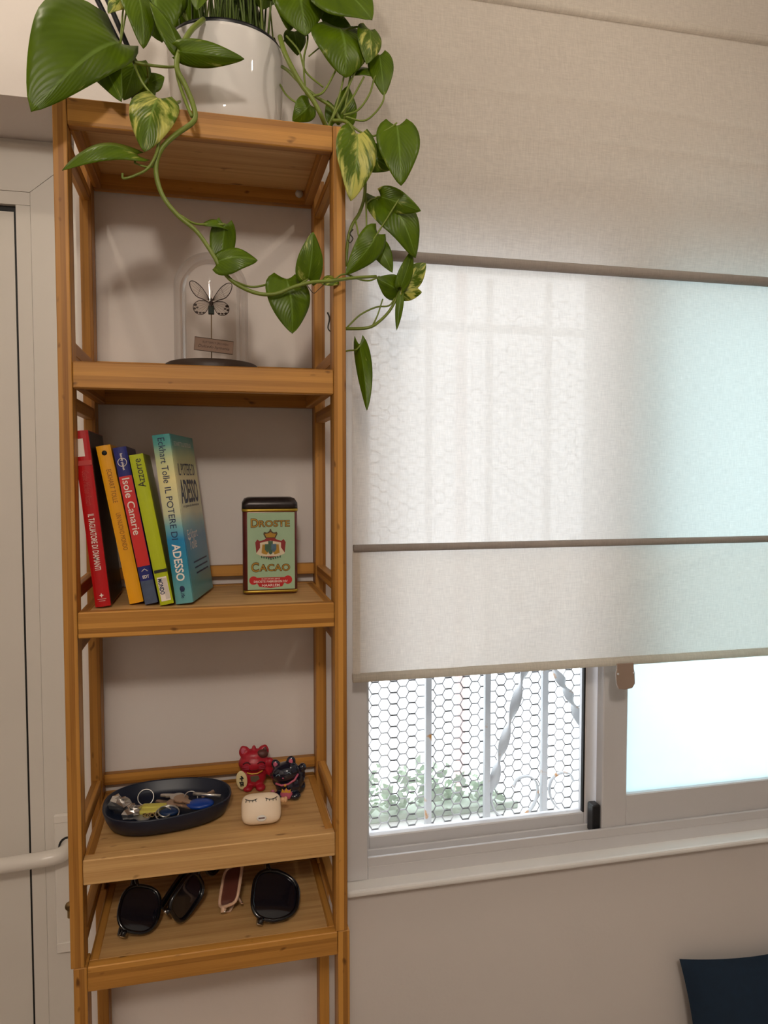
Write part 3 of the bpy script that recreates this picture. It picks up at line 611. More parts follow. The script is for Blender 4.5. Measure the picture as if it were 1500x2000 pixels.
# upright bare stems crowding the pot
mb = MB()
for k in range(70):
    a = random.uniform(0, 2 * pi); rr = .07 * math.sqrt(random.random()); x = pc[0] + rr * cos(a); y = pc[1] + rr * sin(a)
    tx = x + random.uniform(-.02, .02); ty = y + random.uniform(-.02, .02)
    mb.tube([(x, y, SZ[0] + .115), ((x + tx) / 2, (y + ty) / 2, SZ[0] + .19), (tx, ty, SZ[0] + random.uniform(.22, .30))], .0018, .0012, n=5)
st = mb.build('upright_stems', 'grass_stem', pl, org=PO); st['kind'] = 'stuff'
for k, (x, y, z, tx, tz, wd) in enumerate([(.15, .06, 1.99, .12, 2.05, .05), (.20, .05, 2.03, .22, 2.10, .06), (.26, .06, 2.03, .30, 2.09, .07), (.25, .14, 2.0, .22, 2.08, .07), (.17, .15, 2.0, .13, 2.07, .06), (.22, .17, 2.02, .26, 2.10, .07), (.19, .19, 1.97, .17, 2.03, .06), (.26, .18, 1.97, .29, 2.02, .06)]):
    attach((x, y, z)); leaf((x, y, z), (tx, y - .02, tz), wd, random.uniform(-30, 30), .2, .12, .3)
sk = thing('plant_stake', (.098, .064, SZ[0]), 'thin black double stake leaning left of the white pot', 'stake')
for dx in (0, .0135):
    MB().tube([(.0965 + dx * .2, .062, SZ[0]), (.086 + dx * .6, .062, 1.905), (.0485 + dx, .062, 1.98), (.03 + dx, .062, 2.02)], .0035, n=8).build('rod', 'black_plastic', sk, org=(.098, .064, SZ[0]))
MB().tube([(.0945, .062, 1.865), (.0915, .062, 1.885), (.0865, .062, 1.905), (.082, .062, 1.92)], .006, n=10).build('clip', 'black_plastic', sk, org=(.098, .064, SZ[0]))

# ================================================================== GLASS DOME WITH BUTTERFLY
gc = (.1905, .105, SZ[1])
gd = thing('glass_dome', gc, 'clear glass dome on a dark round base with a mounted butterfly', 'glass dome')
plain('dark_wood', srgb(52, 36, 26), .5, noise=.25, scale=40)
MB().lathe([(0, 0), (.0655, 0), (.067, .004), (.0655, .0145), (.062, .0165), (0, .0165)], n=56, caps=False).build('dome_base', 'dark_wood', gd)
R, H = .0525, .176
pr = [(R, .0168), (R, H - R)] + [(R * cos(t), H - R + R * sin(t)) for t in [pi / 2 * k / 14 for k in range(1, 14)]] + [(.0008, H)]
dg_ = MB().lathe(pr, n=64, caps=False).build('dome', 'dome_glass', gd)
MB().tube([(-.0005, 0, .016), (0, 0, .092)], .0008, n=8).build('pin', plain('pin_tan', srgb(120, 95, 60), .5, noise=.1), gd)
MB().box(-.0042, .0042, -.004, .002, .089, .101).build('pin_block', plain('block_dark', srgb(30, 42, 36), .7, noise=.2), gd, bevel=.0006)
plain('wing_dark', srgb(48, 30, 24), .6, noise=.2)
m_, nt, nn, lk = newmat('wing_membrane'); out = nn('ShaderNodeOutputMaterial'); t_ = nn('ShaderNodeBsdfTransparent'); d_ = nn('ShaderNodeBsdfDiffuse'); d_.inputs[0].default_value = c4(srgb(190, 165, 140)); x_ = nn('ShaderNodeMixShader'); x_.inputs[0].default_value = .22
lk(t_.outputs[0], x_.inputs[1]); lk(d_.outputs[0], x_.inputs[2]); lk(x_.outputs[0], out.inputs[0])
bz = .106
MB().ball((0, -.003, bz - .001), .0019, .0019, .0075, 10, 8).build('butterfly_body', 'wing_dark', gd)
for s in (-1, 1): MB().tube([(s * .0008, -.0035, bz + .006), (s * .002, -.005, bz + .016)], .0002, n=5).build('antenna', 'wing_dark', gd)
for s in (-1, 1):
    fwv = [(.001, .002), (.006, .010), (.014, .021), (.022, .027), (.0278, .0278), (.0298, .0245), (.0285, .018), (.025, .0115), (.0195, .006), (.011, .003), (.003, -.0005)]
    hwv = [(.001, -.001), (.009, .001), (.0175, .0005), (.0235, -.004), (.0252, -.010), (.023, -.0155), (.018, -.0185), (.012, -.0182), (.0075, -.0145), (.004, -.008)]
    for nm, ol in (('fore_wing', fwv), ('hind_wing', hwv)):
        pts = [(s * x, -.003 - .12 * x, bz + z) for x, z in ol]
        wg = MB().add(pts, [tuple(range(len(pts)))]).build(nm, 'wing_membrane', gd)
        P3 = smooth_path(pts + [pts[0]], 5)[:-1]
        MB().tube(P3, .0006 if nm == 'fore_wing' else .00055, n=6, closed=True).build('wing_edge', 'wing_dark', wg)
        c0 = pts[0]; vm = MB()
        for k in range(2, len(pts) - 1): vm.tube([c0, pts[k]], .00022, .0001, n=4)
        if nm == 'fore_wing': vm.tube([pts[2], Vector(pts[2]) * .5 + Vector(pts[8]) * .5, pts[8]], .0002, n=4)
        vm.build('wing_vein', 'wing_dark', wg)
        if nm == 'hind_wing':
            for k, (x, z, r) in enumerate([(.0225, -.0055, .0022), (.0235, -.011, .0017), (.0195, -.0095, .0014), (.0205, -.016, .0019), (.0155, -.0165, .0016), (.011, -.016, .0015)]):
                MB().ball((s * x, -.0032 - .12 * x, bz + z), r * 1.25, .0002, r * .85, 10, 6).build('wing_spot', 'wing_dark', wg)
cd = MB().box(-.0275, .0275, -.0012, 0, -.0095, .0095).build('name_card', plain('card_brown', srgb(140, 114, 98), .8, noise=.06), gd)
cd.location = (.003, -.012, .042); cd.rotation_euler = (0, radians(4.5), radians(5))
plain('ink_brown', srgb(70, 52, 44), .8, noise=.1)
text('card_print', 'BUTTERFLY SPECIMEN', (.002, -.0012, .0035), (1, 0, 0), (0, 0, 1), .036, .0028, 'ink_brown', cd)
text('card_script', 'Dulcedo hymenia', (0, -.0012, -.003), (1, 0, 0), (0, 0, 1), .044, .0052, 'ink_brown', cd, shear=.3)
MB().tube([(-.0272, -.0014, -.0092), (.0272, -.0014, -.0092), (.0272, -.0014, .0092), (-.0272, -.0014, .0092)], .0004, n=4, closed=True).build('card_border', 'ink_brown', cd)

# ================================================================== BOOKS
plain('paper', srgb(205, 192, 168), .9, noise=.08, scale=300)
plain('ink_black', srgb(28, 26, 24), .6, noise=.1); plain('ink_white', srgb(235, 225, 215), .6, noise=.03); plain('ink_pink', srgb(190, 60, 55), .6, noise=.1)
plain('ink_ochre', srgb(150, 95, 10), .6, noise=.1); plain('ink_navy', srgb(22, 40, 78), .5, noise=.1)
plain('cover_red', srgb(182, 10, 18), .32, noise=.12, scale=25); plain('cover_dark', srgb(38, 18, 14), .4, noise=.7, scale=22); plain('cover_yellow', srgb(236, 166, 14), .35, noise=.06, scale=25)
plain('cover_blue', srgb(28, 34, 112), .35, noise=.1); plain('cover_red_panel', srgb(206, 34, 30), .4, noise=.06); plain('cover_photo', srgb(70, 84, 110), .4, noise=.7, scale=60)
plain('cover_green', srgb(172, 184, 10), .38, noise=.05, scale=25); plain('sticker', srgb(205, 195, 185), .6, noise=.15, scale=90)
m_, nt, nn, lk = newmat('cover_teal'); out = nn('ShaderNodeOutputMaterial'); p = nn('ShaderNodeBsdfPrincipled'); tc = N(nt, 'ShaderNodeTexCoord'); sx = nn('ShaderNodeSeparateXYZ'); lk(tc.outputs['Object'], sx.inputs[0])
mr = N(nt, 'ShaderNodeMapRange'); mr.inputs[1].default_value = .0116; mr.inputs[2].default_value = .244; lk(sx.outputs[2], mr.inputs[0]); nz = N(nt, 'ShaderNodeTexNoise', Scale=12.0, Detail=2.0); lk(tc.outputs['Object'], nz.inputs['Vector'])
ad = N(nt, 'ShaderNodeMath', operation='MULTIPLY_ADD'); lk(nz.outputs[0], ad.inputs[0]); ad.inputs[1].default_value = .10; lk(mr.outputs[0], ad.inputs[2]); rp = nn('ShaderNodeValToRGB'); lk(ad.outputs[0], rp.inputs[0])
cr = rp.color_ramp; cr.elements[0].position = .06; cr.elements[0].color = c4(srgb(96, 158, 162)); cr.elements[1].position = 1.0; cr.elements[1].color = c4(srgb(50, 138, 138))
for q, c in ((.22, (40, 132, 160)), (.38, (20, 126, 176)), (.45, (110, 168, 176)), (.52, (200, 202, 164)), (.74, (226, 214, 152)), (.86, (190, 198, 146)), (.94, (78, 150, 142))):
    e = cr.elements.new(q); e.color = c4(srgb(*c))
lk(rp.outputs[0], p.inputs['Base Color']); p.inputs['Roughness'].default_value = .28; lk(p.outputs[0], out.inputs[0])

def book(name, loc, lean, yaw, t, h, wd, cover, label, side=None):
    """local: x thickness, y away from the spine, z up; spine face at y = 0"""
    o = thing(name, loc, label, 'book', 'books leaning on the shelf', (0, radians(lean), radians(yaw)))
    c = .0012
    b = MB(); b.box(0, c, 0, wd, 0, h); b.box(t - c, t, 0, wd, 0, h)
    n = 6; V = []
    for i in range(n + 1):
        q = -1 + 2 * i / n; V += [(t / 2 + q * t / 2, -.0016 * (1 - q * q), 0), (t / 2 + q * t / 2, -.0016 * (1 - q * q), h)]
    V += [(t, .0025, 0), (t, .0025, h), (0, .0025, 0), (0, .0025, h)]
    F = [(2 * i, 2 * i + 2, 2 * i + 3, 2 * i + 1) for i in range(n)] + [tuple([2 * i for i in range(n, -1, -1)] + [2 * n + 4, 2 * n + 2]), tuple([2 * i + 1 for i in range(n + 1)] + [2 * n + 3, 2 * n + 5])]
    b.add(V, F, False)
    b.build('cover', cover, o)
    if side: MB().box(t, t + .0003, .004, wd - .001, .001, h - .001).build('front_cover_art', side, o)
    MB().box(c, t - c, .003, wd - .004, .002, h - .002).build('page_block', 'paper', o)
    return o
DN, UP, RT, LT = (0, 0, -1), (0, 0, 1), (1, 0, 0), (-1, 0, 0)
def patch(o, mat, t, h, f0, f1, x0=0, x1=1, name='spine_panel', dy=.0018):     # printed panel between fractions from the top
    return MB().box(x0 * t, x1 * t, -dy, .0006, h * (1 - f1), h * (1 - f0)).build(name, mat, o)
def sptext(o, s, t, h, f0, f1, size, mat, up=False, xc=.5, bold=0., dy=.0021, **k):
    c = (t * xc, -dy, h * (1 - (f0 + f1) / 2))
    return text('spine_text', s, c, UP if up else DN, LT if up else RT, h * (f1 - f0), size, mat, o, bold=bold, **k)
Z3 = SZ[2] + .0006
# 1 red
t, h = .0195, .236
o = book('paperback_book', (.0345, .0345, Z3), -6.0, 0, t, h, .135, 'cover_red', 'red paperback book at the left end of the row, against the shelf post', 'cover_dark')
patch(o, 'ink_white', t, h, .045, .145, .12, .62); patch(o, 'ink_pink', t, h, .168, .195, 0, 1, dy=.0019)
sptext(o, 'Geshe Michael Roach', t, h, .225, .42, .0085, 'ink_pink', shear=.3); sptext(o, 'IL TAGLIATORE DI DIAMANTI', t, h, .47, .79, .0078, 'ink_white', bold=.012)
MB().add([(t * .5 + .0032 * r * sin(pi * k / 4), -.0021, h * .065 + .0034 * r * cos(pi * k / 4)) for k in range(8) for r in ((1,) if k % 2 == 0 else (.4,))], [tuple(range(7, -1, -1))]).build('star_logo', 'ink_white', o)
sptext(o, 'I', t, h, .955, .957, .011, 'ink_white'); sptext(o, 'I', t, h, .966, .968, .008, 'ink_white')
# 2 yellow
t, h = .0185, .219
o = book('paperback_book', (.0765, .050, Z3), -10.5, 0, t, h, .135, 'cover_yellow', 'plain yellow paperback book beside the red one')
MB().tube([(t * .5, -.0016, h * .953), (t * .5, -.0020, h * .953)], .0034, n=20).build('publisher_mark', 'ink_black', o)
sptext(o, 'ECKHART TOLLE', t, h, .15, .36, .0062, 'ink_ochre', xc=.55); sptext(o, 'UN NUOVO MONDO', t, h, .425, .66, .0062, 'ink_ochre', xc=.55)
# 3 blue and red guide
t, h = .0172, .2165
o = book('travel_guide', (.0975, .041, Z3), -10.2, 0, t, h, .128, 'cover_blue', 'red and blue travel guide book titled Isole Canarie in white')
patch(o, 'cover_red_panel', t, h, .182, .757, .02, .98); patch(o, 'cover_photo', t, h, .85, .999, .02, .98)
sptext(o, 'Isole Canarie', t, h, .195, .555, .0098, 'ink_white', bold=.008); sptext(o, 'lonely planet', t, h, .04, .145, .0042, 'ink_white', bold=.02)
MB().tube([(t * .5 + .0056 * cos(2 * pi * k / 24), -.0019, h * .905 + .0056 * sin(2 * pi * k / 24)) for k in range(24)], .0005, n=5, closed=True).build('globe_ring', 'ink_white', o)
text('spine_text', 'EDT', (t * .5, -.0021, h * .175), RT, UP, .0085, .0042, 'ink_white', o, bold=.02)
MB().tube([(t * .25, -.002, h * .21), (t * .5, -.002, h * .225), (t * .72, -.002, h * .208)], .0006, n=4).build('publisher_mark', 'ink_white', o)
# 4 green
t, h = .0178, .2065
o = book('travel_guide', (.1182, .029, Z3), -10.4, 0, t, h, .125, 'cover_green', 'lime green travel guide book titled Azzorre, second from the right')
sptext(o, 'Azzorre', t, h, .03, .215, .0098, 'ink_black', up=True); patch(o, 'ink_black', t, h, .765, .785, .06, 1)
patch(o, 'ink_white', t, h, .815, .975, .16, .86); patch(o, 'sticker', t, h, .825, .965, .52, .84, dy=.0019); sptext(o, 'MONDO', t, h, .825, .93, .006, 'ink_navy', xc=.36, bold=.03)
# 5 teal
t, h = .0235, .2325
o = book('paperback_book', (.1385, .034, Z3), -7.2, -11.5, t, h, .136, 'cover_teal', 'large teal and cream paperback book titled Il potere di adesso, at the right end', 'cover_teal')
sptext(o, 'Eckhart Tolle', t, h, .02, .285, .0092, 'ink_navy'); sptext(o, 'IL POTERE DI', t, h, .31, .62, .0088, 'ink_navy'); sptext(o, 'ADESSO', t, h, .645, .865, .0115, 'ink_white', bold=.02)
sptext(o, 'Life', t, h, .925, .968, .005, 'ink_navy', bold=.01); MB().ball((t * .5, -.0018, h * .088), .0034, .0004, .0042, 12, 8).build('publisher_mark', 'ink_navy', o)
cx = t + .0004; FY = (0, 1, 0)
for s, z, L, hh, mt, bd, yc in (('ECKHART TOLLE BESTSELLER', .945, .10, .006, 'ink_white', 0, .066), ('IL POTERE DI', .79, .098, .017, 'ink_navy', 0, .068), ('ADESSO', .655, .105, .034, 'ink_navy', .02, .068), ('una guida alla illuminazione', .565, .098, .005, 'ink_navy', 0, .068), ('Eckhart', .395, .06, .013, 'ink_white', 0, .05), ('Tolle', .335, .045, .016, 'ink_white', 0, .045)):
    text('cover_text', s, (cx, yc, h * z), FY, UP, L, hh, mt, o, bold=bd)
for k, z in enumerate((.215, .18, .145)): MB().box(cx - .0002, cx + .0001, .035 + .004 * k, .12, h * z, h * z + .0022).build('cover_line', 'ink_navy', o)

# ================================================================== COCOA TIN
plain('tin_green', srgb(158, 186, 152), .35, noise=.1, scale=45); plain('tin_dark', srgb(46, 38, 38), .32, .3, noise=.75, scale=110); plain('tin_gold', srgb(176, 146, 48), .3, .5, noise=.25, scale=60)
plain('tin_maroon', srgb(98, 40, 34), .3, .2, noise=.35, scale=50); plain('tin_red', srgb(186, 30, 34), .4, noise=.1); plain('letter_gold', srgb(170, 128, 36), .4, noise=.15, scale=200); plain('letter_edge', srgb(80, 58, 26), .5, noise=.1)
plain('crest_red', srgb(134, 30, 28), .5, noise=.2, scale=200); plain('crest_cream', srgb(214, 200, 172), .5, noise=.1, scale=200); plain('crest_green', srgb(60, 92, 70), .5, noise=.3, scale=200); plain('crest_blue', srgb(70, 100, 120), .5, noise=.3, scale=200)
tw, td, th = .081, .054, .1445
tin = thing('cocoa_tin', (.2735, .1265, SZ[2]), 'old pale green cocoa tin with dark lid standing on the book shelf', 'tin', rot=(0, 0, radians(-1.5)))
def rrect(w_, d_, r, n=6):
    P = []
    for cx_, cy_, a0 in ((w_ / 2 - r, d_ / 2 - r, 0), (-w_ / 2 + r, d_ / 2 - r, 90), (-w_ / 2 + r, -d_ / 2 + r, 180), (w_ / 2 - r, -d_ / 2 + r, 270)):
        P += [(cx_ + r * cos(radians(a0 + 90 * k / n)), cy_ + r * sin(radians(a0 + 90 * k / n))) for k in range(n + 1)]
    return P
def loft(rings, smooth=True):      # rings: (w, d, r, z)
    V = []; n = None
    for w_, d_, r, z in rings:
        P = rrect(w_, d_, r); n = len(P); V += [(x, y, z) for x, y in P]
    F = [(i * n + k, i * n + (k + 1) % n, (i + 1) * n + (k + 1) % n, (i + 1) * n + k) for i in range(len(rings) - 1) for k in range(n)]
    F += [tuple(range(n))[::-1], tuple((len(rings) - 1) * n + k for k in range(n))]
    m = MB().add(V, F, smooth); m.sm[-1] = m.sm[-2] = False; return m
loft([(tw - .003, td - .003, .007, 0), (tw, td, .008, .0015), (tw, td, .008, .1245), (tw - .002, td - .002, .007, .126)]).build('tin_body', 'tin_maroon', tin)
loft([(tw + .0008, td + .0008, .008, .002), (tw + .0008, td + .0008, .008, .0055)]).build('bottom_band', 'tin_gold', tin)
loft([(tw + .0022, td + .0022, .0085, .1235), (tw + .0024, td + .0024, .0085, .1275)]).build('lid_rim', 'tin_gold', tin)
loft([(tw + .0018, td + .0018, .0085, .1275), (tw + .0012, td + .0012, .0095, .136), (tw - .006, td - .006, .0125, .1425), (tw - .016, td - .016, .012, th)]).build('lid', 'tin_dark', tin)
fy = -td / 2 - .0004
lab = MB().box(-tw / 2 + .0065, tw / 2 - .0045, fy, -td / 2 + .001, .0068, .1222).build('front_label', 'tin_green', tin)
def tl(s, x, z, L, hh, mat, bd=0, dep=.0004, **k): return text('label_text', s, (x, fy, z), RT, UP, L, hh, mat, lab, bold=bd, depth=dep, **k)
def fancy(first, rest, z, hh, x0, x1):      # tall initial, lower small capitals, gold with dark outline
    w0 = (x1 - x0) * .19
    for bd, mt, dp in ((.055, 'letter_edge', .0002), (.005, 'letter_gold', .0004)):
        tl(first, x0 + w0 / 2, z, w0 + bd * .02, hh + bd * .03, mt, bd, dp)
        tl(rest, x0 + w0 + (x1 - x0 - w0) / 2 + .0005, z - hh * .08, x1 - x0 - w0 - .001 + bd * .02, hh * .72 + bd * .03, mt, bd, dp, space=1.05)
fancy('D', 'ROSTE', .1065, .0125, -.0285, .0285); fancy('C', 'ACAO', .0405, .0135, -.0285, .0285)
def flat(poly, mat, dep, name='crest_piece'):
    return MB().prism(poly, (0, fy - dep, .0735), RT, UP, .0003).build(name, mat, lab)
flat([(-.021, -.012), (-.0225, .004), (-.0195, .0085), (-.016, .006), (-.009, .008), (-.0055, .0115), (.0055, .0115), (.009, .008), (.016, .006), (.0195, .0085), (.0225, .004), (.021, -.012), (.014, -.0165), (0, -.0195), (-.014, -.0165)], 'crest_red', .0002)
flat([(-.0215, -.0125), (-.0155, -.004), (-.0155, .0035), (0, .0065), (.0155, .0035), (.0155, -.004), (.0215, -.0125), (.013, -.017), (-.013, -.017)], 'crest_cream', .0004)
flat([(-.0135, -.012), (-.012, .001), (-.004, .0005), (-.0015, -.008), (-.006, -.0145)], 'letter_gold', .0006)
flat([(.0135, -.012), (.012, .001), (.004, .0005), (.0015, -.008), (.006, -.0145)], 'letter_gold', .0006)
flat([(-.0035, .006), (.0035, .006), (.003, -.012), (0, -.0145), (-.003, -.012)], 'crest_green', .0007)
flat([(.001, .0015), (.0085, .0015), (.0085, -.007), (.005, -.011), (.001, -.007)], 'crest_blue', .0008); flat([(-.001, .0015), (-.0085, .0015), (-.0085, -.007), (-.005, -.011), (-.001, -.007)], 'crest_green', .0008)
flat([(-.0075, .0105), (-.0105, .0165), (-.0095, .0195), (-.005, .0185), (-.002, .0205), (-.0006, .024), (.0006, .024), (.002, .0205), (.005, .0185), (.0095, .0195), (.0105, .0165), (.0075, .0105)], 'letter_edge', .0007); flat([(-.006, .0115), (-.0085, .0165), (-.003, .0175), (0, .0195), (.003, .0175), (.0085, .0165), (.006, .0115)], 'letter_gold', .0009)
for k in range(9): flat([(-.0145 + .0034 * k, -.0165 - .003 * (1 - abs(k - 4) / 4)), (-.0125 + .0034 * k, -.0155 - .003 * (1 - abs(k - 4) / 4)), (-.0120 + .0034 * k, -.0188 - .003 * (1 - abs(k - 4) / 4)), (-.0138 + .0034 * k, -.0195 - .003 * (1 - abs(k - 4) / 4))], 'crest_green', .0009, 'garland')
bn = [(-.0255 + .0064 * cos(radians(a)), -.0528 + .0064 * sin(radians(a))) for a in range(40, 321, 20)]
MB().prism(bn + [(-x, z) for x, z in bn[::-1]], (0, fy - .0003, .0735), RT, UP, .0002).build('red_banner', 'tin_red', lab)
MB().prism([(-.017, -.0625), (-.0205, -.0565), (.0205, -.0565), (.017, -.0625), (0, -.0645)], (0, fy - .0003, .0735), RT, UP, .0002).build('red_banner', 'tin_red', lab)
tl('KONINKLIJKE', 0, .0225, .027, .0022, 'ink_white', .01, .0006); tl('DROSTE FABRIEKEN NV', 0, .0188, .050, .0034, 'ink_white', .012, .0006); tl('HAARLEM', 0, .0132, .026, .0038, 'ink_white', .012, .0006)

# ================================================================== TRAY, KEYS AND SMALL THINGS ON THE FOURTH SHELF
Z4 = SZ[3]
def sell(a, b_, n, k, N_): # superellipse point
    q = 2 * pi * k / N_; c, s = cos(q), sin(q)
    return (a * math.copysign(abs(c) ** (2 / n), c), b_ * math.copysign(abs(s) ** (2 / n), s))
plain('tray_navy', srgb(14, 25, 46), .42, noise=.12, scale=40)
tray = thing('key_tray', (.1205, .1075, Z4), 'deep navy oval tray with keys on the shelf', 'tray')
rings = [(.0, .0, 0), (.074, .052, 0), (.083, .061, .004), (.0885, .067, .016), (.0915, .0700, .0275), (.0912, .0697, .0290), (.0895, .068, .0290), (.0885, .067, .0275), (.085, .0635, .015), (.079, .057, .008), (.07, .05, .0062), (.0, .0, .006)]
mb = MB(); n_ = 72; V = []
for a, b_, z in rings:
    for k in range(n_):
        x, y = sell(max(a, 1e-5), max(b_, 1e-5), 2.35, k, n_); V.append((x, y * (1 - (.22 if y < 0 else .02) * x / .09), z))
mb.add(V, [(i * n_ + k, i * n_ + (k + 1) % n_, (i + 1) * n_ + (k + 1) % n_, (i + 1) * n_ + k) for i in range(len(rings) - 1) for k in range(n_)], True)
mb.build('tray_body', 'tray_navy', tray, weld=True)
ZT = Z4 + .0075
plain('silver', (.62, .60, .56), .28, .85, noise=.15, scale=80); plain('foil', (.72, .70, .68), .22, .9, noise=.12, scale=90); plain('tag_yellow', srgb(205, 196, 84), .45, noise=.08); plain('fob_blue', srgb(20, 62, 150), .3, noise=.1); plain('fob_dark_blue', srgb(16, 44, 84), .35, noise=.1); plain('nickel', srgb(176, 150, 128), .32, .7, noise=.15, scale=80)
# crumpled wrapper
fw_ = thing('foil_wrapper', (.056, .108, ZT), 'crumpled silver foil wrapper at the left end of the tray', 'wrapper', rot=(0, 0, .5))
rnd = random.Random(3)
for c0, sx_, sy_, sz_, rz in (((0, .014, .014), .012, .019, .010, .3), ((.006, -.017, .011), .0135, .011, .009, -.2)):
    mb = MB(); Rm = Matrix.Rotation(rz, 3, 'Z'); mb.ball(c0, sx_, sy_, sz_, 9, 6, Rm)
    V = []
    for v in mb.v:
        d = Vector(v) - Vector(c0); V.append(tuple(Vector(c0) + d * rnd.uniform(.62, 1.25)))
    mb.v = V; mb.sm = [False] * len(mb.sm); mb.build('foil_lump', 'foil', fw_)
def ring(o, c, r, tilt=0, mat='silver', tr=.0008, name='split_ring', rz=0):
    Rm = Matrix.Rotation(rz, 3, 'Z') @ Matrix.Rotation(tilt, 3, 'X')
    for k in range(2): MB().tube([Vector(c) + Rm @ Vector((r * cos(2 * pi * i / 28), r * sin(2 * pi * i / 28), k * tr * 1.6)) for i in range(28)], tr, n=6, closed=True).build(name, mat, o)
def key(o, loc, ang, mat='nickel', L=.03, pitch=0):
    k = bpy.data.objects.new('key', None)
    m = MB(); hd = [(.0 + .0105 * cos(a), .0115 * sin(a)) for a in [radians(q) for q in range(25, 336, 20)]]
    pl_ = hd + [(L + .009, -.0036), (L + .012, -.0012), (L + .010, .0036), (L + .004, .0028), (L, .0042), (L - .004, .0030), (L - .008, .0044), (.010, .0042)]
    m.prism(pl_, (0, 0, .001), (1, 0, 0), (0, 1, 0), .002)
    ob = m.build('key', mat, o); ob.location = loc; ob.rotation_euler = (0, pitch, ang); return ob
k1 = thing('key_bunch', (.098, .106, ZT), 'key bunch with a pale yellow plastic tag, beside the foil wrapper', 'keys')
ring(k1, (-.012, .030, .012), .0115, 1.0); 
MB().box(-.017, .022, .000, .013, .004, .010).build('yellow_tag', 'tag_yellow', k1, bevel=.002, seg=2).rotation_euler = (0, 0, -.15)
MB().box(-.022, .012, -.010, .001, .003, .0085).build('yellow_tag', 'tag_yellow', k1, bevel=.002, seg=2).rotation_euler = (.05, 0, -.1)
for i in range(7): ring(k1, (-.010 + .0036 * i, -.0155 - .0015 * (i % 2), .005), .0026, 1.2 if i % 2 else .2, 'brass', .0006, 'chain_link')
key(k1, (.030, .008, .006), 2.5, 'nickel', .022); key(k1, (-.012, -.014, .002), 3.0, 'grey_metal', .018)
k2 = thing('key_bunch', (.150, .108, ZT), 'key bunch with blue plastic fobs in the middle of the tray', 'keys')
MB().ball((-.028, -.016, .006), .0145, .0115, .005, 20, 10).build('round_fob', 'fob_dark_blue', k2)
MB().ball((.016, -.004, .008), .0205, .0155, .006, 24, 10).build('round_fob', 'fob_blue', k2)
ring(k2, (-.030, -.024, .007), .0165, .25); ring(k2, (-.034, -.022, .009), .009, .5, rz=.4); ring(k2, (.002, .012, .011), .010, .8)
key(k2, (-.012, .010, .013), -.75, 'nickel', .018, .1); key(k2, (-.022, .004, .010), -.55, 'nickel', .02, .1); key(k2, (-.018, .020, .012), 2.7, 'silver', .016)
MB().tube([(.006, .015, .016), (.020, .009, .0165), (.046, -.002, .016)], .0028, .0022, n=10).build('key_shaft', 'silver', k2)
MB().tube([(.018, .010, .012), (.036, .018, .015)], .0020, .0034, n=10).build('key_shaft', 'nickel', k2)

# lucky cats
plain('cat_red', srgb(170, 24, 44), .38, noise=.08, scale=60); plain('cat_navy', srgb(16, 22, 42), .12, spec=.6, noise=.1, coat=.6); plain('cat_pink', srgb(190, 92, 116), .4, noise=.1); plain('cat_brown', srgb(88, 48, 44), .5, noise=.1)
plain('coin_cream', srgb(226, 210, 160), .4, noise=.06); plain('coin_gold', srgb(214, 160, 60), .35, noise=.1); plain('cat_line', srgb(70, 8, 18), .5, noise=.1); plain('eye_grey', srgb(120, 140, 150), .3, noise=.2, scale=200); plain('flag_grey', srgb(96, 84, 66), .5, noise=.15)
def blob(name, parts, mat, parent, voxel, smooth=6):
    m = MB()
    for c, r, *rt in parts: m.ball(c, r[0], r[1], r[2], 20, 14, rt[0] if rt else None)
    o = m.build(name, mat, parent)
    rm = o.modifiers.new('skin', 'REMESH'); rm.mode = 'VOXEL'; rm.voxel_size = voxel; rm.use_smooth_shade = True
    s = o.modifiers.new('soft', 'SMOOTH'); s.iterations = smooth; s.factor = .5
    return o
RY = lambda a: Matrix.Rotation(radians(a), 3, 'Y')
s = .068
c1 = thing('lucky_cat', (.2500, .182, Z4), 'small red lucky cat figurine holding an oval cream coin', 'figurine', 'lucky cat figurines', (0, 0, radians(-4)))
P = lambda *q: tuple(x * s for x in q)
blob('cat_body', [(P(0, .02, .26), P(.29, .24, .27)), (P(0, 0, .60), P(.37, .26, .235)), (P(0, 0, .76), P(.31, .2, .17)), (P(-.22, 0, .86), P(.135, .085, .15), RY(-10)), (P(.22, 0, .86), P(.135, .085, .15), RY(10)), (P(0, -.02, .93), P(.055, .055, .10)), (P(-.255, 0, .945), P(.07, .055, .075), RY(-12)), (P(.255, 0, .945), P(.07, .055, .075), RY(12)), (P(-.15, -.2, .07), P(.12, .14, .08)), (P(.15, -.2, .07), P(.12, .14, .08)), (P(.34, -.06, .46), P(.10, .1, .20), RY(-18)), (P(.37, -.10, .62), P(.10, .09, .12)), (P(-.28, -.10, .30), P(.11, .13, .14))], 'cat_red', c1, .0013, 5)
MB().ball(P(-.285, -.25, .29), .13 * s, .03 * s, .225 * s, 22, 10, RY(-6)).build('coin', 'coin_cream', c1)
for q in ([(-.30, .40), (-.26, .36)], [(-.33, .34), (-.24, .345)], [(-.285, .40), (-.28, .28)], [(-.34, .25), (-.24, .25)], [(-.31, .25), (-.30, .16), (-.25, .17), (-.255, .25)], [(-.31, .205), (-.25, .205)]):
    MB().tube([P(x, -.285, z) for x, z in q], .016 * s, n=5).build('coin_character', 'ink_black', c1)
MB().tube([P(-.16, -.235, .45), P(-.05, -.262, .425), P(.08, -.262, .43), P(.2, -.232, .48)], .016 * s, n=6).build('collar', 'coin_gold', c1)
MB().prism([P(x, z)[:2] for x, z in ((-.09, .36), (.10, .37), (.13, .29), (.03, .22), (-.07, .24))], (0, -.238 * s, 0), RT, UP, .004 * s).build('chest_badge', 'flag_grey', c1)
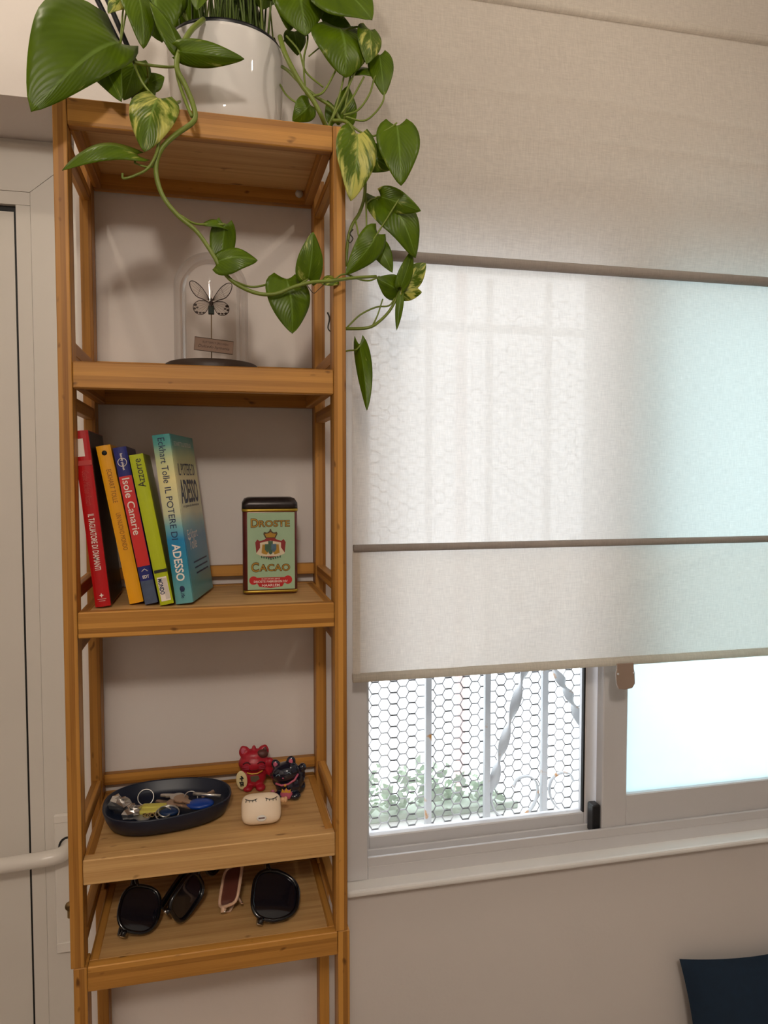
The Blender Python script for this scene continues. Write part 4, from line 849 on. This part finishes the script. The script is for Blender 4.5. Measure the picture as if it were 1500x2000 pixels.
for sx_ in (-1, 1):
    MB().tube([P(sx_ * .17 + q * .085, -.243 - .004 * (1 - q * q), .655 + .05 * (1 - q * q)) for q in (-1, -.5, 0, .5, 1)], .014 * s, n=5).build('eye', 'cat_line', c1)
    for k in range(3): MB().tube([P(sx_ * .12, -.258, .60 - .03 * k), P(sx_ * .27, -.205, .615 - .045 * k)], .005 * s, n=4).build('whisker', 'cat_pink', c1)
    MB().ball(P(sx_ * .25, -.065, .90), .05 * s, .02 * s, .085 * s, 12, 8, RY(sx_ * 12)).build('inner_ear', 'cat_brown' if sx_ > 0 else 'cat_pink', c1)
MB().ball(P(.20, -.10, .835), .135 * s, .10 * s, .10 * s, 16, 10, RY(10)).build('head_patch', 'cat_brown', c1)
MB().tube([P(-.12, -.25, .53), P(-.05, -.268, .505), P(0, -.272, .52), P(.05, -.268, .505), P(.12, -.25, .53)], .008 * s, n=5).build('mouth', 'cat_line', c1)
s = .063
c2 = thing('lucky_cat', (.2995, .138, Z4), 'small glossy dark navy lucky cat figurine with a raised paw and pink collar', 'figurine', 'lucky cat figurines', (0, 0, radians(-12)))
blob('cat_body', [(P(.02, .02, .27), P(.33, .26, .28)), (P(-.05, -.02, .61), P(.36, .28, .255), RY(-14)), (P(-.29, 0, .80), P(.11, .07, .13), RY(-28)), (P(.09, 0, .875), P(.12, .07, .135), RY(2)), (P(-.20, -.2, .09), P(.13, .16, .10)), (P(.20, -.2, .09), P(.15, .16, .10)), (P(.34, -.03, .50), P(.105, .10, .24), RY(8)), (P(.38, -.05, .74), P(.10, .10, .11)), (P(-.36, .02, .52), P(.085, .085, .09)), (P(-.30, 0, .40), P(.08, .08, .14)), (P(.3, .1, .2), P(.14, .16, .18))], 'cat_navy', c2, .0012, 5)
MB().tube([P(-.27, -.215, .40), P(-.12, -.262, .365), P(.05, -.268, .40), P(.2, -.225, .49), P(.28, -.13, .60)], .026 * s, n=7).build('collar', 'cat_pink', c2)
MB().ball(P(-.03, -.275, .375), .035 * s, .03 * s, .035 * s, 10, 8).build('bell', 'coin_gold', c2)
MB().ball(P(0, -.285, .15), .155 * s, .06 * s, .13 * s, 18, 10).build('treasure_bag', 'cat_pink', c2)
MB().prism([P(x, z)[:2] for x, z in ((-.12, .22), (-.10, .31), (-.04, .25), (0, .33), (.05, .25), (.11, .30), (.11, .21))], (0, -.335 * s, 0), RT, UP, .02 * s).build('gold_flames', 'coin_gold', c2)
for x, z, a in ((-.29, .81, -28), (.09, .885, 2)): MB().ball(P(x, -.062, z), .055 * s, .02 * s, .075 * s, 12, 8, RY(a)).build('inner_ear', 'cat_pink', c2)
for x, z in ((.06, .655), (-.20, .60)):
    MB().tube([P(x + .06 * q, -.275 - .004 * (1 - q * q), z + .045 * (1 - q * q)) for q in (-1, -.4, .2, 1)], .010 * s, n=5).build('eye', 'eye_grey', c2)
MB().ball(P(-.08, -.295, .56), .025 * s, .015 * s, .018 * s, 8, 6).build('nose', 'cat_pink', c2)
MB().ball(P(-.36, -.09, .13), .055 * s, .03 * s, .06 * s, 10, 8).build('foot_pad', 'cat_pink', c2)

# earbud case
plain('case_cream', srgb(228, 208, 182), .42, noise=.02); plain('strap_tan', srgb(214, 170, 128), .5, noise=.05)
ec = thing('earbud_case', (.2525, .0450, Z4 - .0035), 'cream earbud case printed with closed eyelashes, in front of the cats', 'case', rot=(radians(-24), 0, radians(-2)))
def sq(x, e): return math.copysign(abs(x) ** e, x)
V = []; nn_, mm_ = 40, 24; A_, B_, C_ = .0285, .0125, .0215
for i in range(mm_ + 1):
    ph = -pi / 2 + pi * i / mm_
    for k in range(nn_):
        th_ = 2 * pi * k / nn_; r_ = sq(cos(ph), .62)
        V.append((A_ * sq(cos(th_), .5) * r_ if True else 0, B_ * sq(sin(ph), .62), C_ * sq(sin(th_), .5) * r_ + .0265))
mb = MB().add(V, [(i * nn_ + k, i * nn_ + (k + 1) % nn_, (i + 1) * nn_ + (k + 1) % nn_, (i + 1) * nn_ + k) for i in range(mm_) for k in range(nn_)], True)
mb.build('case_shell', 'case_cream', ec, weld=True)
for sx_ in (-1, 1):
    cxx = sx_ * .0145
    MB().tube([(cxx + .0085 * q, -.0128, .0405 - .0025 * (1 - q * q) + sx_ * q * .0004) for q in (-1, -.5, 0, .5, 1)], .00055, n=5).build('eyelid_print', 'ink_black', ec)
    for q in (-.8, -.3, .25, .75): MB().tube([(cxx + .0085 * q, -.0128, .0385 + .001 * q * q), (cxx + .0095 * q, -.0129, .0358)], .00045, n=4).build('eyelash_print', 'ink_black', ec)
pp = MB().ball((0, -.0118, .0135), .007, .0012, .0045, 18, 8).build('port_surround', 'cap_white', ec)
MB().box(-.0045, .0045, -.0134, -.0122, .0126, .0146).build('port', 'cat_brown', ec, bevel=.0005)
MB().tube([(.028, 0, .036), (.034, -.001, .036)], .0035, n=12).build('strap_stub', 'strap_tan', ec)
MB().ball((.0355, -.001, .036), .003, .004, .0042, 12, 8).build('strap_bead', 'strap_tan', ec)

# ================================================================== SUNGLASSES ON THE LOWER UNIT
plain('frame_black', srgb(9, 11, 18), .18, noise=.1, coat=.4); plain('lens_dark', srgb(20, 20, 28), .07, spec=.8, noise=.05); plain('lens_rose', srgb(110, 62, 52), .1, noise=.1); plain('frame_pink', srgb(222, 184, 156), .4, noise=.06); plain('hinge_silver', (.7, .7, .7), .2, 1, noise=.05)
def glasses(loc, rot, label, fm, lm, lw=.056, lh=.05, e=2.6, thick=.0026, open_=0, temple=.011, tl_=.135, cut=0, tm=None):
    o = thing('sunglasses', loc, label, 'sunglasses', 'sunglasses lying on the lower unit', rot)
    xc = lw / 2 + .008; n = 36
    fr = MB()
    for sx_ in (-1, 1):
        ol = []
        for k in range(n):
            x, z = sell(lw / 2, lh / 2, e, k, n)
            if z < 0: x *= 1 - cut * (-z / (lh / 2))
            ol.append((sx_ * (xc + x * 1.0), -.004 * (1 - (abs(xc + x) / .07) ** 2), z))
        MB().add([(x, y + .0006, z) for x, y, z in ol], [tuple(range(n))]).build('lens', lm, o)
        fr.tube(ol, thick, n=7, closed=True)
        fr.tube([(sx_ * (xc + lw / 2 - .002), 0, lh * .25), (sx_ * (xc + lw / 2 + .006), .003, lh * .27)], .0042, n=8)
        hx = sx_ * (xc + lw / 2 + .005); hz = lh * .27
        MB().tube([(hx, .003, hz - .004), (hx, .003, hz + .004)], .0022, n=8).build('hinge', 'hinge_silver', o)
        a = radians(open_) ; dxx, dyy = -sx_ * cos(a), sin(a); off = .009 if sx_ > 0 else .016
        P_ = [(hx, .004, hz), (hx + dxx * .012, off + dyy * .012, hz), (hx + dxx * tl_ * .62, off + dyy * tl_ * .62 + .002, hz - .004), (hx + dxx * tl_ * .85, off + dyy * tl_ * .85, hz - .014), (hx + dxx * tl_, off + dyy * tl_, hz - .03)]
        P_ = smooth_path(P_, 5); V = []; m2 = len(P_)
        for i, q in enumerate(P_):
            hh = temple * (1 - .45 * i / m2) / 2
            V += [q + Vector((0, -.0016, hh)), q + Vector((0, .0016, hh)), q + Vector((0, .0016, -hh)), q + Vector((0, -.0016, -hh))]
        F = [(i * 4 + k, i * 4 + (k + 1) % 4, i * 4 + 4 + (k + 1) % 4, i * 4 + 4 + k) for i in range(m2 - 1) for k in range(4)] + [(0, 1, 2, 3), (4 * m2 - 1, 4 * m2 - 2, 4 * m2 - 3, 4 * m2 - 4)]
        MB().add(V, F, True).build('temple', tm or fm, o)
    fr.tube(smooth_path([(-.010, -.004, lh * .16), (0, -.0055, lh * .24), (.010, -.004, lh * .16)], 4), .0028, n=8)
    fr.build('frame_front', fm, o)
    return o
Z5 = SZ[4]
def lean(end, axis, roll, half=.072):
    """pose of a pair standing on one end and leaning back: long axis runs up and away from the end"""
    a = Vector(axis).normalized(); v = Vector((0, -.86, .5)); n = (v - a * v.dot(a)).normalized(); n = Matrix.Rotation(radians(roll), 3, a) @ n
    y = -n; z = a.cross(y); m = Matrix((a, y, z)).transposed()
    return tuple(Vector(end) + a * half), m.to_euler()
for end, ax, roll, lab_, fm, lm, kw in (
    ((.076, .040, Z5 + .013), (.12, .74, .54), 16, 'black sunglasses leaning at the left end of the lower unit', 'frame_black', 'lens_dark', dict(lw=.062, lh=.056)),
    ((.126, .052, Z5 + .022), (.55, .70, .46), 48, 'black sunglasses with wide folded temples, second from the left', 'frame_black', 'lens_dark', dict(lw=.060, lh=.048, e=3.2, thick=.0032, temple=.015)),
    ((.203, .071, Z5 + .012), (.22, .74, .54), -52, 'pale pink narrow framed sunglasses between the black pairs', 'frame_pink', 'lens_rose', dict(lw=.058, lh=.040, e=4.5, thick=.0024, temple=.006)),
    ((.268, .036, Z5 + .014), (.14, .76, .52), 8, 'large black sunglasses catching the light at the right end of the lower unit', 'frame_black', 'lens_dark', dict(lw=.070, lh=.068, e=3.0, thick=.0030, cut=.25, tm='hinge_silver', temple=.006))):
    l_, r_ = lean(end, ax, roll); glasses(l_, r_, lab_, fm, lm, **kw)

# ================================================================== CUSHION BY THE WALL
plain('cushion_blue', srgb(9, 36, 58), .85, noise=.2, scale=70, bump=.25)
pw_, ph_ = .46, .432
cu = thing('throw_cushion', (1.288, .150, 0), 'dark blue throw cushion leaning on the wall below the window', 'cushion', rot=(radians(-6), radians(-1), 0))
for sgn in (-1, 1):
    def fn(a, c):
        u = a * 2 - 1; v = c * 2 - 1
        x = u * pw_ / 2 * (1 - .11 * (1 - v * v)); z = v * ph_ / 2 * (1 - .11 * (1 - u * u)) + ph_ / 2
        tck = .062 * (max(0, 1 - abs(u) ** 2.4) ** .6) * (max(0, 1 - abs(v) ** 2.4) ** .6)
        return (x, sgn * tck, z)
    g_ = MB().grid(fn, 36, 36)
    if sgn > 0: g_.f = [f[::-1] for f in g_.f]
    g_.build('cushion_front' if sgn < 0 else 'cushion_back', 'cushion_blue', cu)
